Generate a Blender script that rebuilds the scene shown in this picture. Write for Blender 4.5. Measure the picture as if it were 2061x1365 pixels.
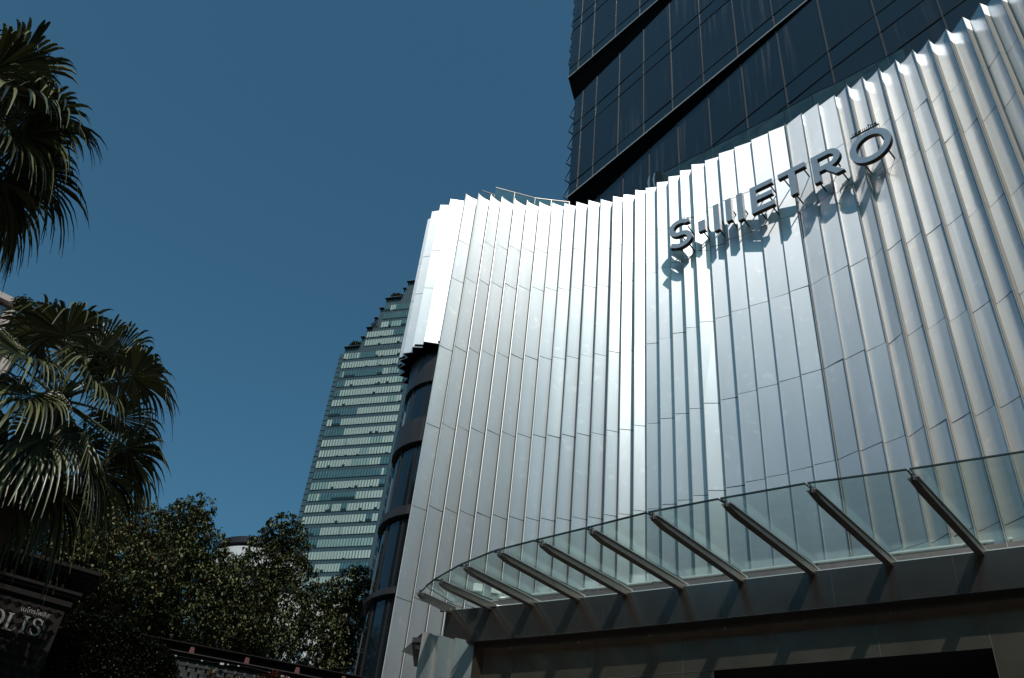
import bpy, bmesh, math, random
import numpy as np
from mathutils import Vector, Matrix
random.seed(7); rng = np.random.default_rng(7)
for o in list(bpy.data.objects): bpy.data.objects.remove(o)
scn = bpy.context.scene
COL = scn.collection
# ------------------------------------------------------------------ camera
EYE = 1.6
W, H, F = 2061., 1365., 1906.
CX, CY = 1030.5, 682.5
up = np.array([260.5, 2314.5, -F]); up /= np.linalg.norm(up)
fw = np.array([0, 0, -1.]); yc = fw - up*np.dot(fw, up); yc /= np.linalg.norm(yc)
xc = np.cross(yc, up); ROT = np.array([xc, yc, up])
cam = bpy.data.cameras.new('camera'); camo = bpy.data.objects.new('camera', cam); COL.objects.link(camo)
cam.sensor_width = 36; cam.lens = 36*F/W; cam.clip_end = 3000; cam.clip_start = .1
M4 = Matrix([list(r) for r in ROT]).to_4x4(); M4.translation = (0, 0, EYE); camo.matrix_world = M4
scn.camera = camo
# ------------------------------------------------------------------ light
SUN_AZ, SUN_EL = 172., 50.
world = bpy.data.worlds.new('World'); scn.world = world; world.use_nodes = True
wn = world.node_tree.nodes; wl = world.node_tree.links; wn.clear()
sky = wn.new('ShaderNodeTexSky'); sky.sky_type = 'NISHITA'; sky.sun_disc = False
sky.sun_elevation = math.radians(SUN_EL); sky.sun_rotation = math.radians(SUN_AZ)
sky.air_density = 1.15; sky.dust_density = 2.0; sky.ozone_density = 1.6
hsv = wn.new('ShaderNodeMix'); hsv.data_type = 'RGBA'; hsv.blend_type = 'MULTIPLY'; hsv.inputs[0].default_value = 1
hsv.inputs[7].default_value = (.47, .91, .96, 1)
bg = wn.new('ShaderNodeBackground'); bg.inputs['Strength'].default_value = .083
wo = wn.new('ShaderNodeOutputWorld')
wl.new(sky.outputs[0], hsv.inputs[6]); wl.new(hsv.outputs[2], bg.inputs['Color']); wl.new(bg.outputs[0], wo.inputs['Surface'])
sl = bpy.data.lights.new('sun', 'SUN'); so = bpy.data.objects.new('sun', sl); COL.objects.link(so)
sl.energy = 2.55; sl.angle = math.radians(.5); sl.color = (1, .97, .925)
a, e = math.radians(SUN_AZ), math.radians(SUN_EL)
SD = Vector((math.sin(a)*math.cos(e), math.cos(a)*math.cos(e), math.sin(e)))
so.rotation_euler = SD.to_track_quat('Z', 'Y').to_euler(); so.location = SD*60
vs = scn.view_settings; vs.view_transform = 'Standard'; vs.look = 'None'; vs.exposure = 0.0; vs.gamma = 1
# ------------------------------------------------------------------ measuring helpers (real heights and planes)
def ray(x, y): return ROT @ np.array([x-CX, -(y-CY), -F])
def at(x, y, h):                      # point of a sight line at height h above the eye
    r = ray(x, y); return r*(h/r[2]) + np.array([0, 0, EYE])
def atD(x, y, D):                     # point of a sight line at horizontal distance D
    r = ray(x, y); return r*(D/math.hypot(r[0], r[1])) + np.array([0, 0, EYE])
def zfor(p, y):                       # height at plan point p that is seen at picture row y
    lo, hi = -2., 60.
    for _ in range(40):
        m = (lo+hi)/2; c = ROT.T @ np.array([p[0], p[1], m-EYE])
        if CY - F*c[1]/-c[2] > y: lo = m
        else: hi = m
    return lo
# ------------------------------------------------------------------ materials
def mat(name, col, rough=.5, metal=0., spec=None, ior=None, bump=None, noise=None, coat=0.):
    m = bpy.data.materials.new(name); m.use_nodes = True
    nt = m.node_tree; b = nt.nodes['Principled BSDF']
    b.inputs['Base Color'].default_value = (*col, 1); b.inputs['Roughness'].default_value = rough
    b.inputs['Metallic'].default_value = metal
    if ior: b.inputs['IOR'].default_value = ior
    if spec is not None: b.inputs['Specular IOR Level'].default_value = spec
    if coat: b.inputs['Coat Weight'].default_value = coat; b.inputs['Coat Roughness'].default_value = .08
    if noise:                           # (scale, amount, stretch)
        tc = nt.nodes.new('ShaderNodeTexCoord'); mp = nt.nodes.new('ShaderNodeMapping')
        mp.inputs['Scale'].default_value = noise[2] if len(noise) > 2 else (1, 1, 1)
        nz = nt.nodes.new('ShaderNodeTexNoise'); nz.inputs['Scale'].default_value = noise[0]; nz.inputs['Detail'].default_value = 6
        mx = nt.nodes.new('ShaderNodeMix'); mx.data_type = 'RGBA'; k = noise[1]
        mx.inputs[6].default_value = (*[max(0, c*(1-k)) for c in col], 1); mx.inputs[7].default_value = (*[min(1, c*(1+k)) for c in col], 1)
        nt.links.new(tc.outputs['Object'], mp.inputs[0]); nt.links.new(mp.outputs[0], nz.inputs['Vector'])
        nt.links.new(nz.outputs['Fac'], mx.inputs[0]); nt.links.new(mx.outputs[2], b.inputs['Base Color'])
    if bump:
        tc = nt.nodes.new('ShaderNodeTexCoord'); nz = nt.nodes.new('ShaderNodeTexNoise'); nz.inputs['Scale'].default_value = bump[0]
        nz.inputs['Detail'].default_value = 4
        bp = nt.nodes.new('ShaderNodeBump'); bp.inputs['Strength'].default_value = bump[1]; bp.inputs['Distance'].default_value = .02
        nt.links.new(tc.outputs['Object'], nz.inputs['Vector']); nt.links.new(nz.outputs['Fac'], bp.inputs['Height'])
        nt.links.new(bp.outputs[0], b.inputs['Normal'])
    return m
def panel_material(name, col, scratch=.42):
    """brushed aluminium cladding sheet: wide soft gloss plus a tighter one, water marks and slight oil-canning"""
    m = bpy.data.materials.new(name); m.use_nodes = True; nt = m.node_tree; N = nt.nodes; L = nt.links
    b = N['Principled BSDF']; out = N['Material Output']
    tc = N.new('ShaderNodeTexCoord')
    def noise(scale, st, det=5):
        mp = N.new('ShaderNodeMapping'); mp.inputs['Scale'].default_value = st
        nz = N.new('ShaderNodeTexNoise'); nz.inputs['Scale'].default_value = scale; nz.inputs['Detail'].default_value = det
        L.new(tc.outputs['Object'], mp.inputs[0]); L.new(mp.outputs[0], nz.inputs['Vector']); return nz
    n1 = noise(1.2, (1, 1, .35)); n2 = noise(9, (1, 1, .25), 8)
    n3 = noise(4.5, (1, 1, 1), 9)
    mx = N.new('ShaderNodeMix'); mx.data_type = 'RGBA'
    mx.inputs[6].default_value = (*[c*.86 for c in col], 1); mx.inputs[7].default_value = (*[min(1, c*1.1) for c in col], 1)
    L.new(n1.outputs['Fac'], mx.inputs[0])
    cr = N.new('ShaderNodeValToRGB'); cr.color_ramp.elements[0].position = .60; cr.color_ramp.elements[1].position = .72
    L.new(n3.outputs['Fac'], cr.inputs[0])
    mu = N.new('ShaderNodeMath'); mu.operation = 'MULTIPLY'; mu.inputs[1].default_value = scratch; L.new(cr.outputs[0], mu.inputs[0])
    m2 = N.new('ShaderNodeMix'); m2.data_type = 'RGBA'; m2.inputs[7].default_value = (.86, .86, .85, 1)
    L.new(mu.outputs[0], m2.inputs[0]); L.new(mx.outputs[2], m2.inputs[6]); L.new(m2.outputs[2], b.inputs['Base Color'])
    b.inputs['Metallic'].default_value = .70; b.inputs['Anisotropic'].default_value = .93; b.inputs['Anisotropic Rotation'].default_value = .25
    tg = N.new('ShaderNodeCombineXYZ'); tg.inputs[2].default_value = 1; L.new(tg.outputs[0], b.inputs['Tangent'])
    mr = N.new('ShaderNodeMapRange'); mr.inputs['To Min'].default_value = .46; mr.inputs['To Max'].default_value = .56
    L.new(n2.outputs['Fac'], mr.inputs[0]); L.new(mr.outputs[0], b.inputs['Roughness'])
    g = N.new('ShaderNodeBsdfGlossy'); g.inputs['Roughness'].default_value = .29; L.new(m2.outputs[2], g.inputs['Color'])
    ms = N.new('ShaderNodeMixShader'); ms.inputs[0].default_value = .28
    bp = N.new('ShaderNodeBump'); bp.inputs['Strength'].default_value = .12; bp.inputs['Distance'].default_value = .02
    L.new(n1.outputs['Fac'], bp.inputs['Height']); L.new(bp.outputs[0], b.inputs['Normal']); L.new(bp.outputs[0], g.inputs['Normal'])
    L.new(b.outputs[0], ms.inputs[1]); L.new(g.outputs[0], ms.inputs[2]); L.new(ms.outputs[0], out.inputs['Surface'])
    return m
def glass_sheet(name, tint, gloss=.12, rough=.02):
    m = bpy.data.materials.new(name); m.use_nodes = True; nt = m.node_tree; N = nt.nodes; L = nt.links
    out = N['Material Output']; N.remove(N['Principled BSDF'])
    t = N.new('ShaderNodeBsdfTransparent'); t.inputs[0].default_value = (*tint, 1)
    d = N.new('ShaderNodeBsdfDiffuse'); d.inputs[0].default_value = (.40, .54, .53, 1)
    g = N.new('ShaderNodeBsdfGlossy'); g.inputs['Roughness'].default_value = rough; g.inputs['Color'].default_value = (.85, 1, .95, 1)
    lw = N.new('ShaderNodeLayerWeight'); lw.inputs[0].default_value = .5
    pw = N.new('ShaderNodeMath'); pw.operation = 'POWER'; pw.inputs[1].default_value = 4.5; L.new(lw.outputs['Facing'], pw.inputs[0])
    fr = N.new('ShaderNodeMapRange'); fr.inputs['To Min'].default_value = .03; fr.inputs['To Max'].default_value = .38; L.new(pw.outputs[0], fr.inputs[0])
    tc = N.new('ShaderNodeTexCoord'); nz = N.new('ShaderNodeTexNoise'); nz.inputs['Scale'].default_value = 3; nz.inputs['Detail'].default_value = 8
    mr = N.new('ShaderNodeMapRange'); mr.inputs['To Min'].default_value = 0; mr.inputs['To Max'].default_value = gloss
    L.new(tc.outputs['Object'], nz.inputs['Vector']); L.new(nz.outputs['Fac'], mr.inputs[0])
    m1 = N.new('ShaderNodeMixShader'); L.new(mr.outputs[0], m1.inputs[0]); L.new(t.outputs[0], m1.inputs[1]); L.new(d.outputs[0], m1.inputs[2])
    m2 = N.new('ShaderNodeMixShader'); L.new(fr.outputs[0], m2.inputs[0]); L.new(m1.outputs[0], m2.inputs[1]); L.new(g.outputs[0], m2.inputs[2])
    L.new(m2.outputs[0], out.inputs['Surface']); return m
def perforated(name, col):
    m = mat(name, col, .45, .35); nt = m.node_tree; N = nt.nodes; L = nt.links; b = N['Principled BSDF']
    tc = N.new('ShaderNodeTexCoord'); v = N.new('ShaderNodeTexVoronoi'); v.inputs['Scale'].default_value = 38; v.inputs['Randomness'].default_value = 0
    cr = N.new('ShaderNodeValToRGB'); cr.color_ramp.elements[0].position = .22; cr.color_ramp.elements[1].position = .34
    cr.color_ramp.elements[0].color = (*[c*.35 for c in col], 1); cr.color_ramp.elements[1].color = (*col, 1)
    L.new(tc.outputs['Object'], v.inputs['Vector']); L.new(v.outputs['Distance'], cr.inputs[0]); L.new(cr.outputs[0], b.inputs['Base Color'])
    return m
M = {}
M['panel'] = panel_material('brushed_aluminium', (.66, .68, .70))
M['strip'] = perforated('perforated_aluminium', (.55, .50, .44))
M['cap'] = mat('painted_aluminium', (.62, .62, .61), .4, .4)
M['dark'] = mat('dark_void', (.012, .012, .013), .8)
M['joint'] = mat('dark_joint', (.05, .045, .045), .6)
M['steel'] = mat('polished_dark_steel', (.27, .225, .21), .17, .9, noise=(2.2, .25), bump=(1.3, .05))
M['steel2'] = mat('dark_bronze_sheet', (.34, .27, .22), .22, .85, noise=(1.6, .35), bump=(1.0, .08))
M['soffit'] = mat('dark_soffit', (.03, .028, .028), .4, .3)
M['beam'] = mat('galvanised_beam', (.27, .235, .21), .38, .75, noise=(6, .25))
M['galv'] = mat('galvanised_light', (.55, .58, .56), .4, .5, noise=(5, .15))
M['glass'] = glass_sheet('canopy_glass', (.90, .95, .935), .09)
M['rail_glass'] = glass_sheet('parapet_glass', (.48, .70, .77), .15)
M['edge'] = mat('glass_edge', (.02, .04, .04), .3)
M['turret_glass'] = mat('turret_glass', (.010, .016, .022), .05, 0, ior=1.75, bump=(.8, .03))
M['turret_metal'] = mat('turret_bronze', (.085, .075, .075), .35, .5, noise=(3, .2))
M['mullion'] = mat('turret_mullion', (.05, .045, .045), .4, .4)
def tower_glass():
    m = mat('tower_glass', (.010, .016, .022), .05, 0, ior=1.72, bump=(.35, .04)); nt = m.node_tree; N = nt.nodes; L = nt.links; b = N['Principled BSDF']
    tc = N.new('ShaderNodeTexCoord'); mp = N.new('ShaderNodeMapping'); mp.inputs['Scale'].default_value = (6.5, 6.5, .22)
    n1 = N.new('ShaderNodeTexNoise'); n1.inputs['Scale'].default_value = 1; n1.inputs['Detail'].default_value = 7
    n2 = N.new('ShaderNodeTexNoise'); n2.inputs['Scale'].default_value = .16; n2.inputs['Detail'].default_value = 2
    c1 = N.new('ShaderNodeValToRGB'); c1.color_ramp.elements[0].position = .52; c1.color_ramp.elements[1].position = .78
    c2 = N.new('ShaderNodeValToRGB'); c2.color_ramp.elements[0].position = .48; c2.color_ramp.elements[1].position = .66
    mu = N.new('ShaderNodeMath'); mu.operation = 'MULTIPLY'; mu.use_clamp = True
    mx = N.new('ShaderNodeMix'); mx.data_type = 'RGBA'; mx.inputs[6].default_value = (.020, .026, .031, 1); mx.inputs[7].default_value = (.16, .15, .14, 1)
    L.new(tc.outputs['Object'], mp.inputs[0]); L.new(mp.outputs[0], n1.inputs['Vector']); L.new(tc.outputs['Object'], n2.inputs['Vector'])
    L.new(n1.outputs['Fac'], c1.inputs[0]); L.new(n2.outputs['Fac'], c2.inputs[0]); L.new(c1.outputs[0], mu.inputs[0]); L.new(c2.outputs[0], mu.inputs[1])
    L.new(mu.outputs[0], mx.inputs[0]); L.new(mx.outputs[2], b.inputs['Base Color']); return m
M['tglass'] = tower_glass()
M['tspandrel'] = mat('tower_spandrel', (.018, .030, .036), .07, 0, ior=1.7)
M['tmull'] = mat('tower_mullion', (.095, .09, .088), .5, .2)
M['tline'] = mat('tower_gasket', (.01, .009, .01), .6)
M['tedge'] = mat('tower_white_edge', (.75, .72, .68), .4, .2)
M['tsoffit'] = mat('tower_soffit', (.004, .004, .004), .9, spec=.05)
M['letter'] = mat('letter_steel', (.64, .66, .68), .36, .62, noise=(7, .12), bump=(5, .05))
M['letter_side'] = mat('letter_bronze_side', (.10, .075, .062), .3, .8)
M['cable'] = mat('black_metal', (.02, .02, .02), .4, .3)
M['tarp'] = mat('black_tarp', (.012, .012, .013), .35); M['foil'] = mat('crumpled_foil', (.75, .72, .66), .25, .8, bump=(9, .8))
M['gt_frame'] = mat('teal_spandrel', (.060, .095, .115), .25, 0, ior=1.6, noise=(.6, .15))
M['gt_b1'] = mat('window_blind_pale', (.42, .51, .47), .35, 0, noise=(.4, .10)); M['gt_b2'] = mat('window_blind_green', (.26, .38, .36), .3, 0, noise=(.4, .2))
M['gt_b3'] = mat('window_open_teal', (.07, .16, .18), .12, 0, ior=1.7, noise=(.5, .3)); M['gt_b4'] = mat('window_dark', (.012, .030, .036), .1)
M['gt_mull'] = mat('teal_mullion', (.030, .055, .060), .4)
M['leaf_a'] = mat('leaf_dark', (.036, .045, .016), .5); M['leaf_b'] = mat('leaf_mid', (.080, .090, .030), .6); M['leaf_c'] = mat('leaf_light', (.15, .155, .058), .6)
M['leaf_red'] = mat('leaf_rust', (.20, .10, .05), .5)
M['palm_a'] = mat('palm_leaf', (.080, .088, .034), .36); M['palm_b'] = mat('palm_leaf_light', (.17, .17, .070), .36); M['palm_c'] = mat('palm_leaf_dark', (.028, .034, .018), .3)
M['palm_dry'] = mat('palm_leaf_dry', (.16, .11, .07), .7)
M['bark'] = mat('bark', (.055, .038, .028), .9, noise=(6, .4), bump=(8, .6)); M['palm_bark'] = mat('palm_bark', (.060, .035, .025), .9, noise=(5, .4), bump=(7, .8))
M['brown'] = mat('shaded_brown_stone', (.016, .0115, .010), .85, spec=.25, noise=(2.5, .35), bump=(9, .3)); M['gold'] = mat('sign_letter_metal', (.55, .53, .47), .3, .7)  # stone colour darkened to stand in for shade on the sign wall
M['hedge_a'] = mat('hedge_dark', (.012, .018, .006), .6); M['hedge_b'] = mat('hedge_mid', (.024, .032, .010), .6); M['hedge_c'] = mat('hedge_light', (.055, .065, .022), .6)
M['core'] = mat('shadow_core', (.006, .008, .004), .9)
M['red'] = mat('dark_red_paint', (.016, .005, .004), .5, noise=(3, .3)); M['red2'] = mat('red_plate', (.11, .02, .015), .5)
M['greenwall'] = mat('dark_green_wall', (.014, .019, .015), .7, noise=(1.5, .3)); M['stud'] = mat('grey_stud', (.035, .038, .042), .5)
M['brom_y'] = mat('bromeliad_straw', (.22, .15, .07), .6); M['brom_r'] = mat('bromeliad_rust', (.20, .07, .04), .6)
M['white'] = mat('white_render', (.72, .71, .69), .7, noise=(.4, .08)); M['roofdark'] = mat('dark_roof', (.025, .023, .03), .5)
M['pink'] = mat('pink_render', (.52, .40, .36), .8, noise=(1, .15)); M['aptwall'] = mat('grey_brown_render', (.085, .075, .075), .8, noise=(1, .2)); M['aptwin'] = mat('apartment_window', (.05, .07, .09), .15, ior=1.8)
M['reflection_block_wall'] = mat('reflection_block_render', (.13, .10, .085), .8, noise=(.3, .2)); M['reflection_block_glass'] = mat('reflection_block_window', (.03, .028, .026), .3)
M['asphalt'] = mat('asphalt', (.05, .05, .05), .9, noise=(.8, .3), bump=(20, .3))
M['paving'] = mat('paving', (.22, .21, .20), .8, noise=(.7, .2))
# ------------------------------------------------------------------ object helpers
def tag(o, label=None, cat=None, group=None, kind=None):
    if label: o['label'] = label
    if cat: o['category'] = cat
    if group: o['group'] = group
    if kind: o['kind'] = kind
    return o
def thing(name, loc, label, cat, group=None):
    o = bpy.data.objects.new(name, None); COL.objects.link(o); o.location = Vector([float(v) for v in loc]); o.empty_display_size = .3
    return tag(o, label, cat, group)
class MB:
    """collects shapes in world metres, links them as one mesh object"""
    def __init__(s): s.v = []; s.f = []; s.m = []; s.sm = set()
    def grid(s, rows, m=0):          # rows of points with shared corners, shaded smooth
        b = len(s.v); n = len(rows[0])
        for r_ in rows: s.v += [tuple(float(c) for c in p) for p in r_]
        for i in range(len(rows)-1):
            for j in range(n-1): s.sm.add(len(s.f)); s.f.append((b+i*n+j, b+i*n+j+1, b+(i+1)*n+j+1, b+(i+1)*n+j)); s.m.append(m)
    def face(s, pts, m=0):
        b = len(s.v); s.v += [tuple(float(c) for c in p) for p in pts]; s.f.append(tuple(range(b, b+len(pts)))); s.m.append(m)
    def hexa(s, c, m=0):            # c: 8 corners, bottom 4 then top 4
        b = len(s.v); s.v += [tuple(float(k) for k in p) for p in c]
        for q in ((0, 3, 2, 1), (4, 5, 6, 7), (0, 1, 5, 4), (1, 2, 6, 5), (2, 3, 7, 6), (3, 0, 4, 7)):
            s.f.append(tuple(b+i for i in q)); s.m.append(m)
    def box(s, a, b, m=0):
        (x0, y0, z0), (x1, y1, z1) = a, b
        s.hexa([(x0, y0, z0), (x1, y0, z0), (x1, y1, z0), (x0, y1, z0), (x0, y0, z1), (x1, y0, z1), (x1, y1, z1), (x0, y1, z1)], m)
    def bar(s, p, q, w, h, m=0, upv=(0, 0, 1), w2=None, h2=None):    # rectangular bar p->q, top face through p,q offset by -h
        p = np.array(p, float); q = np.array(q, float); d = q-p; d /= np.linalg.norm(d); u = np.array(upv, float)
        sd = np.cross(d, u); sd /= np.linalg.norm(sd); u = np.cross(sd, d)
        w2 = w if w2 is None else w2; h2 = h if h2 is None else h2
        c = []
        for zz in (-1, 1):
            for (pt, ww, hh, sg) in ((p, w, h, -1), (p, w, h, 1), (q, w2, h2, 1), (q, w2, h2, -1)):
                c.append(pt + sd*sg*ww/2 + u*zz*hh/2)
        s.hexa(c, m)
    def tube(s, pts, r, n=8, m=0, cap=True):
        pts = [np.array(p, float) for p in pts]; rs = r if isinstance(r, (list, tuple)) else [r]*len(pts); rings = []
        for i, p in enumerate(pts):
            d = pts[min(i+1, len(pts)-1)]-pts[max(i-1, 0)]; d /= np.linalg.norm(d)
            a = np.cross(d, (0, 0, 1.)); 
            if np.linalg.norm(a) < 1e-3: a = np.array([1., 0, 0])
            a /= np.linalg.norm(a); b = np.cross(d, a); base = len(s.v)
            for k in range(n):
                t = 2*math.pi*k/n; s.v.append(tuple(p + rs[i]*(a*math.cos(t)+b*math.sin(t))))
            rings.append(base)
        for i in range(len(rings)-1):
            for k in range(n):
                s.f.append((rings[i]+k, rings[i]+(k+1) % n, rings[i+1]+(k+1) % n, rings[i+1]+k)); s.m.append(m)
        if cap:
            s.f.append(tuple(rings[0]+k for k in range(n))); s.m.append(m); s.f.append(tuple(rings[-1]+k for k in reversed(range(n)))); s.m.append(m)
    def prism(s, poly, z0, z1, m=0, mt=None):   # poly in plan
        n = len(poly); b = len(s.v)
        s.v += [(float(p[0]), float(p[1]), float(z0)) for p in poly] + [(float(p[0]), float(p[1]), float(z1)) for p in poly]
        for k in range(n): s.f.append((b+k, b+(k+1) % n, b+n+(k+1) % n, b+n+k)); s.m.append(m)
        s.f.append(tuple(b+k for k in reversed(range(n)))); s.m.append(m if mt is None else mt)
        s.f.append(tuple(b+n+k for k in range(n))); s.m.append(m if mt is None else mt)
    def build(s, name, mats, parent=None, smooth=False):
        if not isinstance(mats, (list, tuple)): mats = [mats]
        me = bpy.data.meshes.new(name)
        off = world_loc(parent) if parent else Vector((0, 0, 0))
        me.from_pydata([(x-off.x, y-off.y, z-off.z) for x, y, z in s.v], [], s.f)
        for mm in mats: me.materials.append(mm)
        me.polygons.foreach_set('material_index', s.m)
        if s.sm: me.polygons.foreach_set('use_smooth', [k in s.sm for k in range(len(s.f))])
        if smooth: me.polygons.foreach_set('use_smooth', [True]*len(s.f))
        me.update(); o = bpy.data.objects.new(name, me); COL.objects.link(o)
        if parent: o.parent = parent
        return o
def world_loc(o):
    v = Vector((0, 0, 0))
    while o: v += o.location; o = o.parent
    return v
def np_mesh(name, V, Fq, mi, mats, parent=None):
    """fast mesh of quads: V (n,3), Fq (m,4)"""
    off = np.array(world_loc(parent)) if parent else np.zeros(3)
    me = bpy.data.meshes.new(name); V = (V-off).astype(np.float32)
    me.vertices.add(len(V)); me.vertices.foreach_set('co', V.ravel())
    k = Fq.shape[1]; me.loops.add(len(Fq)*k); me.loops.foreach_set('vertex_index', Fq.ravel().astype(np.int32))
    me.polygons.add(len(Fq)); me.polygons.foreach_set('loop_start', (np.arange(len(Fq))*k).astype(np.int32))
    me.polygons.foreach_set('loop_total', np.full(len(Fq), k, dtype=np.int32))
    for mm in mats: me.materials.append(mm)
    me.polygons.foreach_set('material_index', mi.astype(np.int32)); me.update(calc_edges=True); me.validate()
    o = bpy.data.objects.new(name, me); COL.objects.link(o)
    if parent: o.parent = parent
    return o
def pv(p, z): return (float(p[0]), float(p[1]), float(z))
# ------------------------------------------------------------------ ground
g = MB(); g.face([(-1500, -1500, 0), (1500, -1500, 0), (1500, 1500, 0), (-1500, 1500, 0)]); tag(g.build('ground', M['asphalt']), kind='structure')
g = MB(); g.prism([(-9, 6), (-3, 12), (-2.4, 16), (9, 9), (14, 5), (16, 8), (10, 14), (0, 20), (-4, 20), (-12, 14)], .004, .12); tag(g.build('pavement', M['paving']), kind='structure')

# ================================================================== PODIUM with pleated skin
T = [[-1.745, 18.213], [-1.385, 18.151], [-1.034, 18.154], [-0.722, 18.19], [-0.353, 18.203], [-0.002, 18.214], [0.352, 18.216], [0.713, 18.189], [1.045, 18.153], [1.374, 18.056], [1.699, 17.944], [2.031, 17.853], [2.353, 17.696], [2.635, 17.599], [2.92, 17.382], [3.19, 17.278], [3.449, 17.029], [3.721, 16.79], [3.982, 16.536], [4.236, 16.282], [4.557, 16.102], [4.861, 15.823], [5.207, 15.562], [5.57, 15.269], [5.933, 14.956], [6.274, 14.664], [6.571, 14.286], [6.877, 13.939], [7.185, 13.655], [7.38, 13.326], [7.659, 13.056], [7.957, 12.777], [8.249, 12.503], [8.536, 12.193], [8.785, 11.897], [9.053, 11.58], [9.285, 11.241], [9.51, 10.871]]
N_ = [[-1.416, 18.399], [-1.063, 18.382], [-0.74, 18.395], [-0.374, 18.423], [-0.021, 18.412], [0.342, 18.399], [0.695, 18.359], [1.041, 18.293], [1.375, 18.228], [1.703, 18.129], [2.037, 18.012], [2.362, 17.913], [2.64, 17.729], [2.951, 17.584], [3.198, 17.373], [3.473, 17.179], [3.743, 16.937], [4.015, 16.694], [4.272, 16.457], [4.571, 16.206], [4.885, 15.924], [5.214, 15.607], [5.58, 15.321], [5.938, 14.993], [6.279, 14.692], [6.3, 14.692], [6.606, 14.324], [6.925, 13.998], [7.253, 13.715], [7.507, 13.421], [7.794, 13.17], [8.085, 12.897], [8.382, 12.586], [8.679, 12.299], [8.953, 11.998], [9.211, 11.666], [9.471, 11.306], [9.687, 10.917]]
hd = math.radians(-59)
for k in range(9):
    p = T[-1]; q = [p[0]+.42*math.cos(hd), p[1]+.42*math.sin(hd)]; T.append(q); N_.append([q[0]+.18, q[1]+.05]); hd -= math.radians(1.0)
TOP = 20+EYE
JZ = [20, 18.15, 16.75, 14.45, 12.15, 10.0, 7.9, 5.8, 3.7, 1.7, -.2]
podium = thing('shopping_podium', (2, 20, 0), 'curved shopping centre wall of white sawtooth aluminium pleats below the dark tower', 'building')
def nrm(p, q):
    d = np.array(q)-np.array(p); d /= np.linalg.norm(d); return np.array([d[1], -d[0]])    # toward the camera side
def sheet(mb, p, q, zs, m, gap=.015, jit=.004, sag=0.):
    """a vertical strip of cladding p->q split in panels at the heights zs, with small gaps, real sheet thickness"""
    p = np.array(p, float); q = np.array(q, float); n = nrm(p, q)
    for z1, z0 in zip(zs[:-1], zs[1:]):
        j = rng.normal(0, jit, 4)
        a0, b0, b1, a1 = p+n*j[0], q+n*j[1], q+n*j[2], p+n*j[3]
        if sag:
            ts = np.linspace(0, 1, 9); sg = sag*(1+rng.normal(0, .18)); f_ = [-4*sg*t*(1-t)*(1.25-.5*t) for t in ts]
            mb.grid([[pv(a0+(b0-a0)*t+n*k, z0+gap/2) for t, k in zip(ts, f_)], [pv(a1+(b1-a1)*t+n*k, z1-gap/2) for t, k in zip(ts, f_)]], m)
        else: mb.face([pv(a0, z0+gap/2), pv(b0, z0+gap/2), pv(b1, z1-gap/2), pv(a1, z1-gap/2)], m)
def heights(zb, jz=JZ):
    zs = [z+EYE for z in jz if z+EYE > zb+.25]; return zs+[zb]
def pleat(t, nn, t2, zb, sag=0.):
    mb = MB(); zs = heights(zb)
    ln = [math.dist(t, nn), math.dist(nn, t2)]
    for (p, q, l) in ((t, nn, ln[0]), (nn, t2, ln[1])):
        if l < 1e-3: continue
        big = l > .24 and l == max(ln)
        if big: sheet(mb, p, q, zs, 0, sag=sag)
        else:
            # upper cap plain, below it the perforated return
            n = nrm(p, q); mb.face([pv(p, TOP-.42), pv(q, TOP-.42), pv(q, TOP), pv(p, TOP)], 0)
            sheet(mb, p, q, [TOP-.42]+zs[1:], 1, gap=.006, jit=0)
        # backing sheet seen in the open joints, and top edge with thickness
        n = nrm(p, q); dp = .022+(sag*1.4 if big else 0); p2, q2 = np.array(p)-n*dp, np.array(q)-n*dp
        mb.face([pv(p2, zb), pv(q2, zb), pv(q2, TOP-.01), pv(p2, TOP-.01)], 2)
        mb.face([pv(p, TOP), pv(q, TOP), pv(q2, TOP), pv(p2, TOP)], 3)
    # narrow folded lip along the projecting edge
    d = nrm(T[max(0, 0)], t2) if False else None
    return mb
# lower end of each pleat: to the ground left of the entrance, behind the fascia elsewhere
for i in range(len(T)-1):
    zb = .12 if i < 4 else 6.7+EYE
    mb = pleat(T[i], N_[i], T[i+1], zb, sag=max(0, .012*(1-i/13)) if i < 13 else (0 if i < 27 else .007*min(1, (i-26)/4)))
    # seam fold lines on the longer tooth edges
    tip = np.array(T[i]); n = nrm(T[max(i-1, 0)], T[min(i+1, len(T)-1)])
    mb.bar(pv(tip+n*.001, zb), pv(tip+n*.001, TOP), .014, .014, 3, upv=(n[0], n[1], 0))
    o = mb.build('facade_pleat', [M['panel'], M['strip'], M['joint'], M['cap']], podium)
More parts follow.
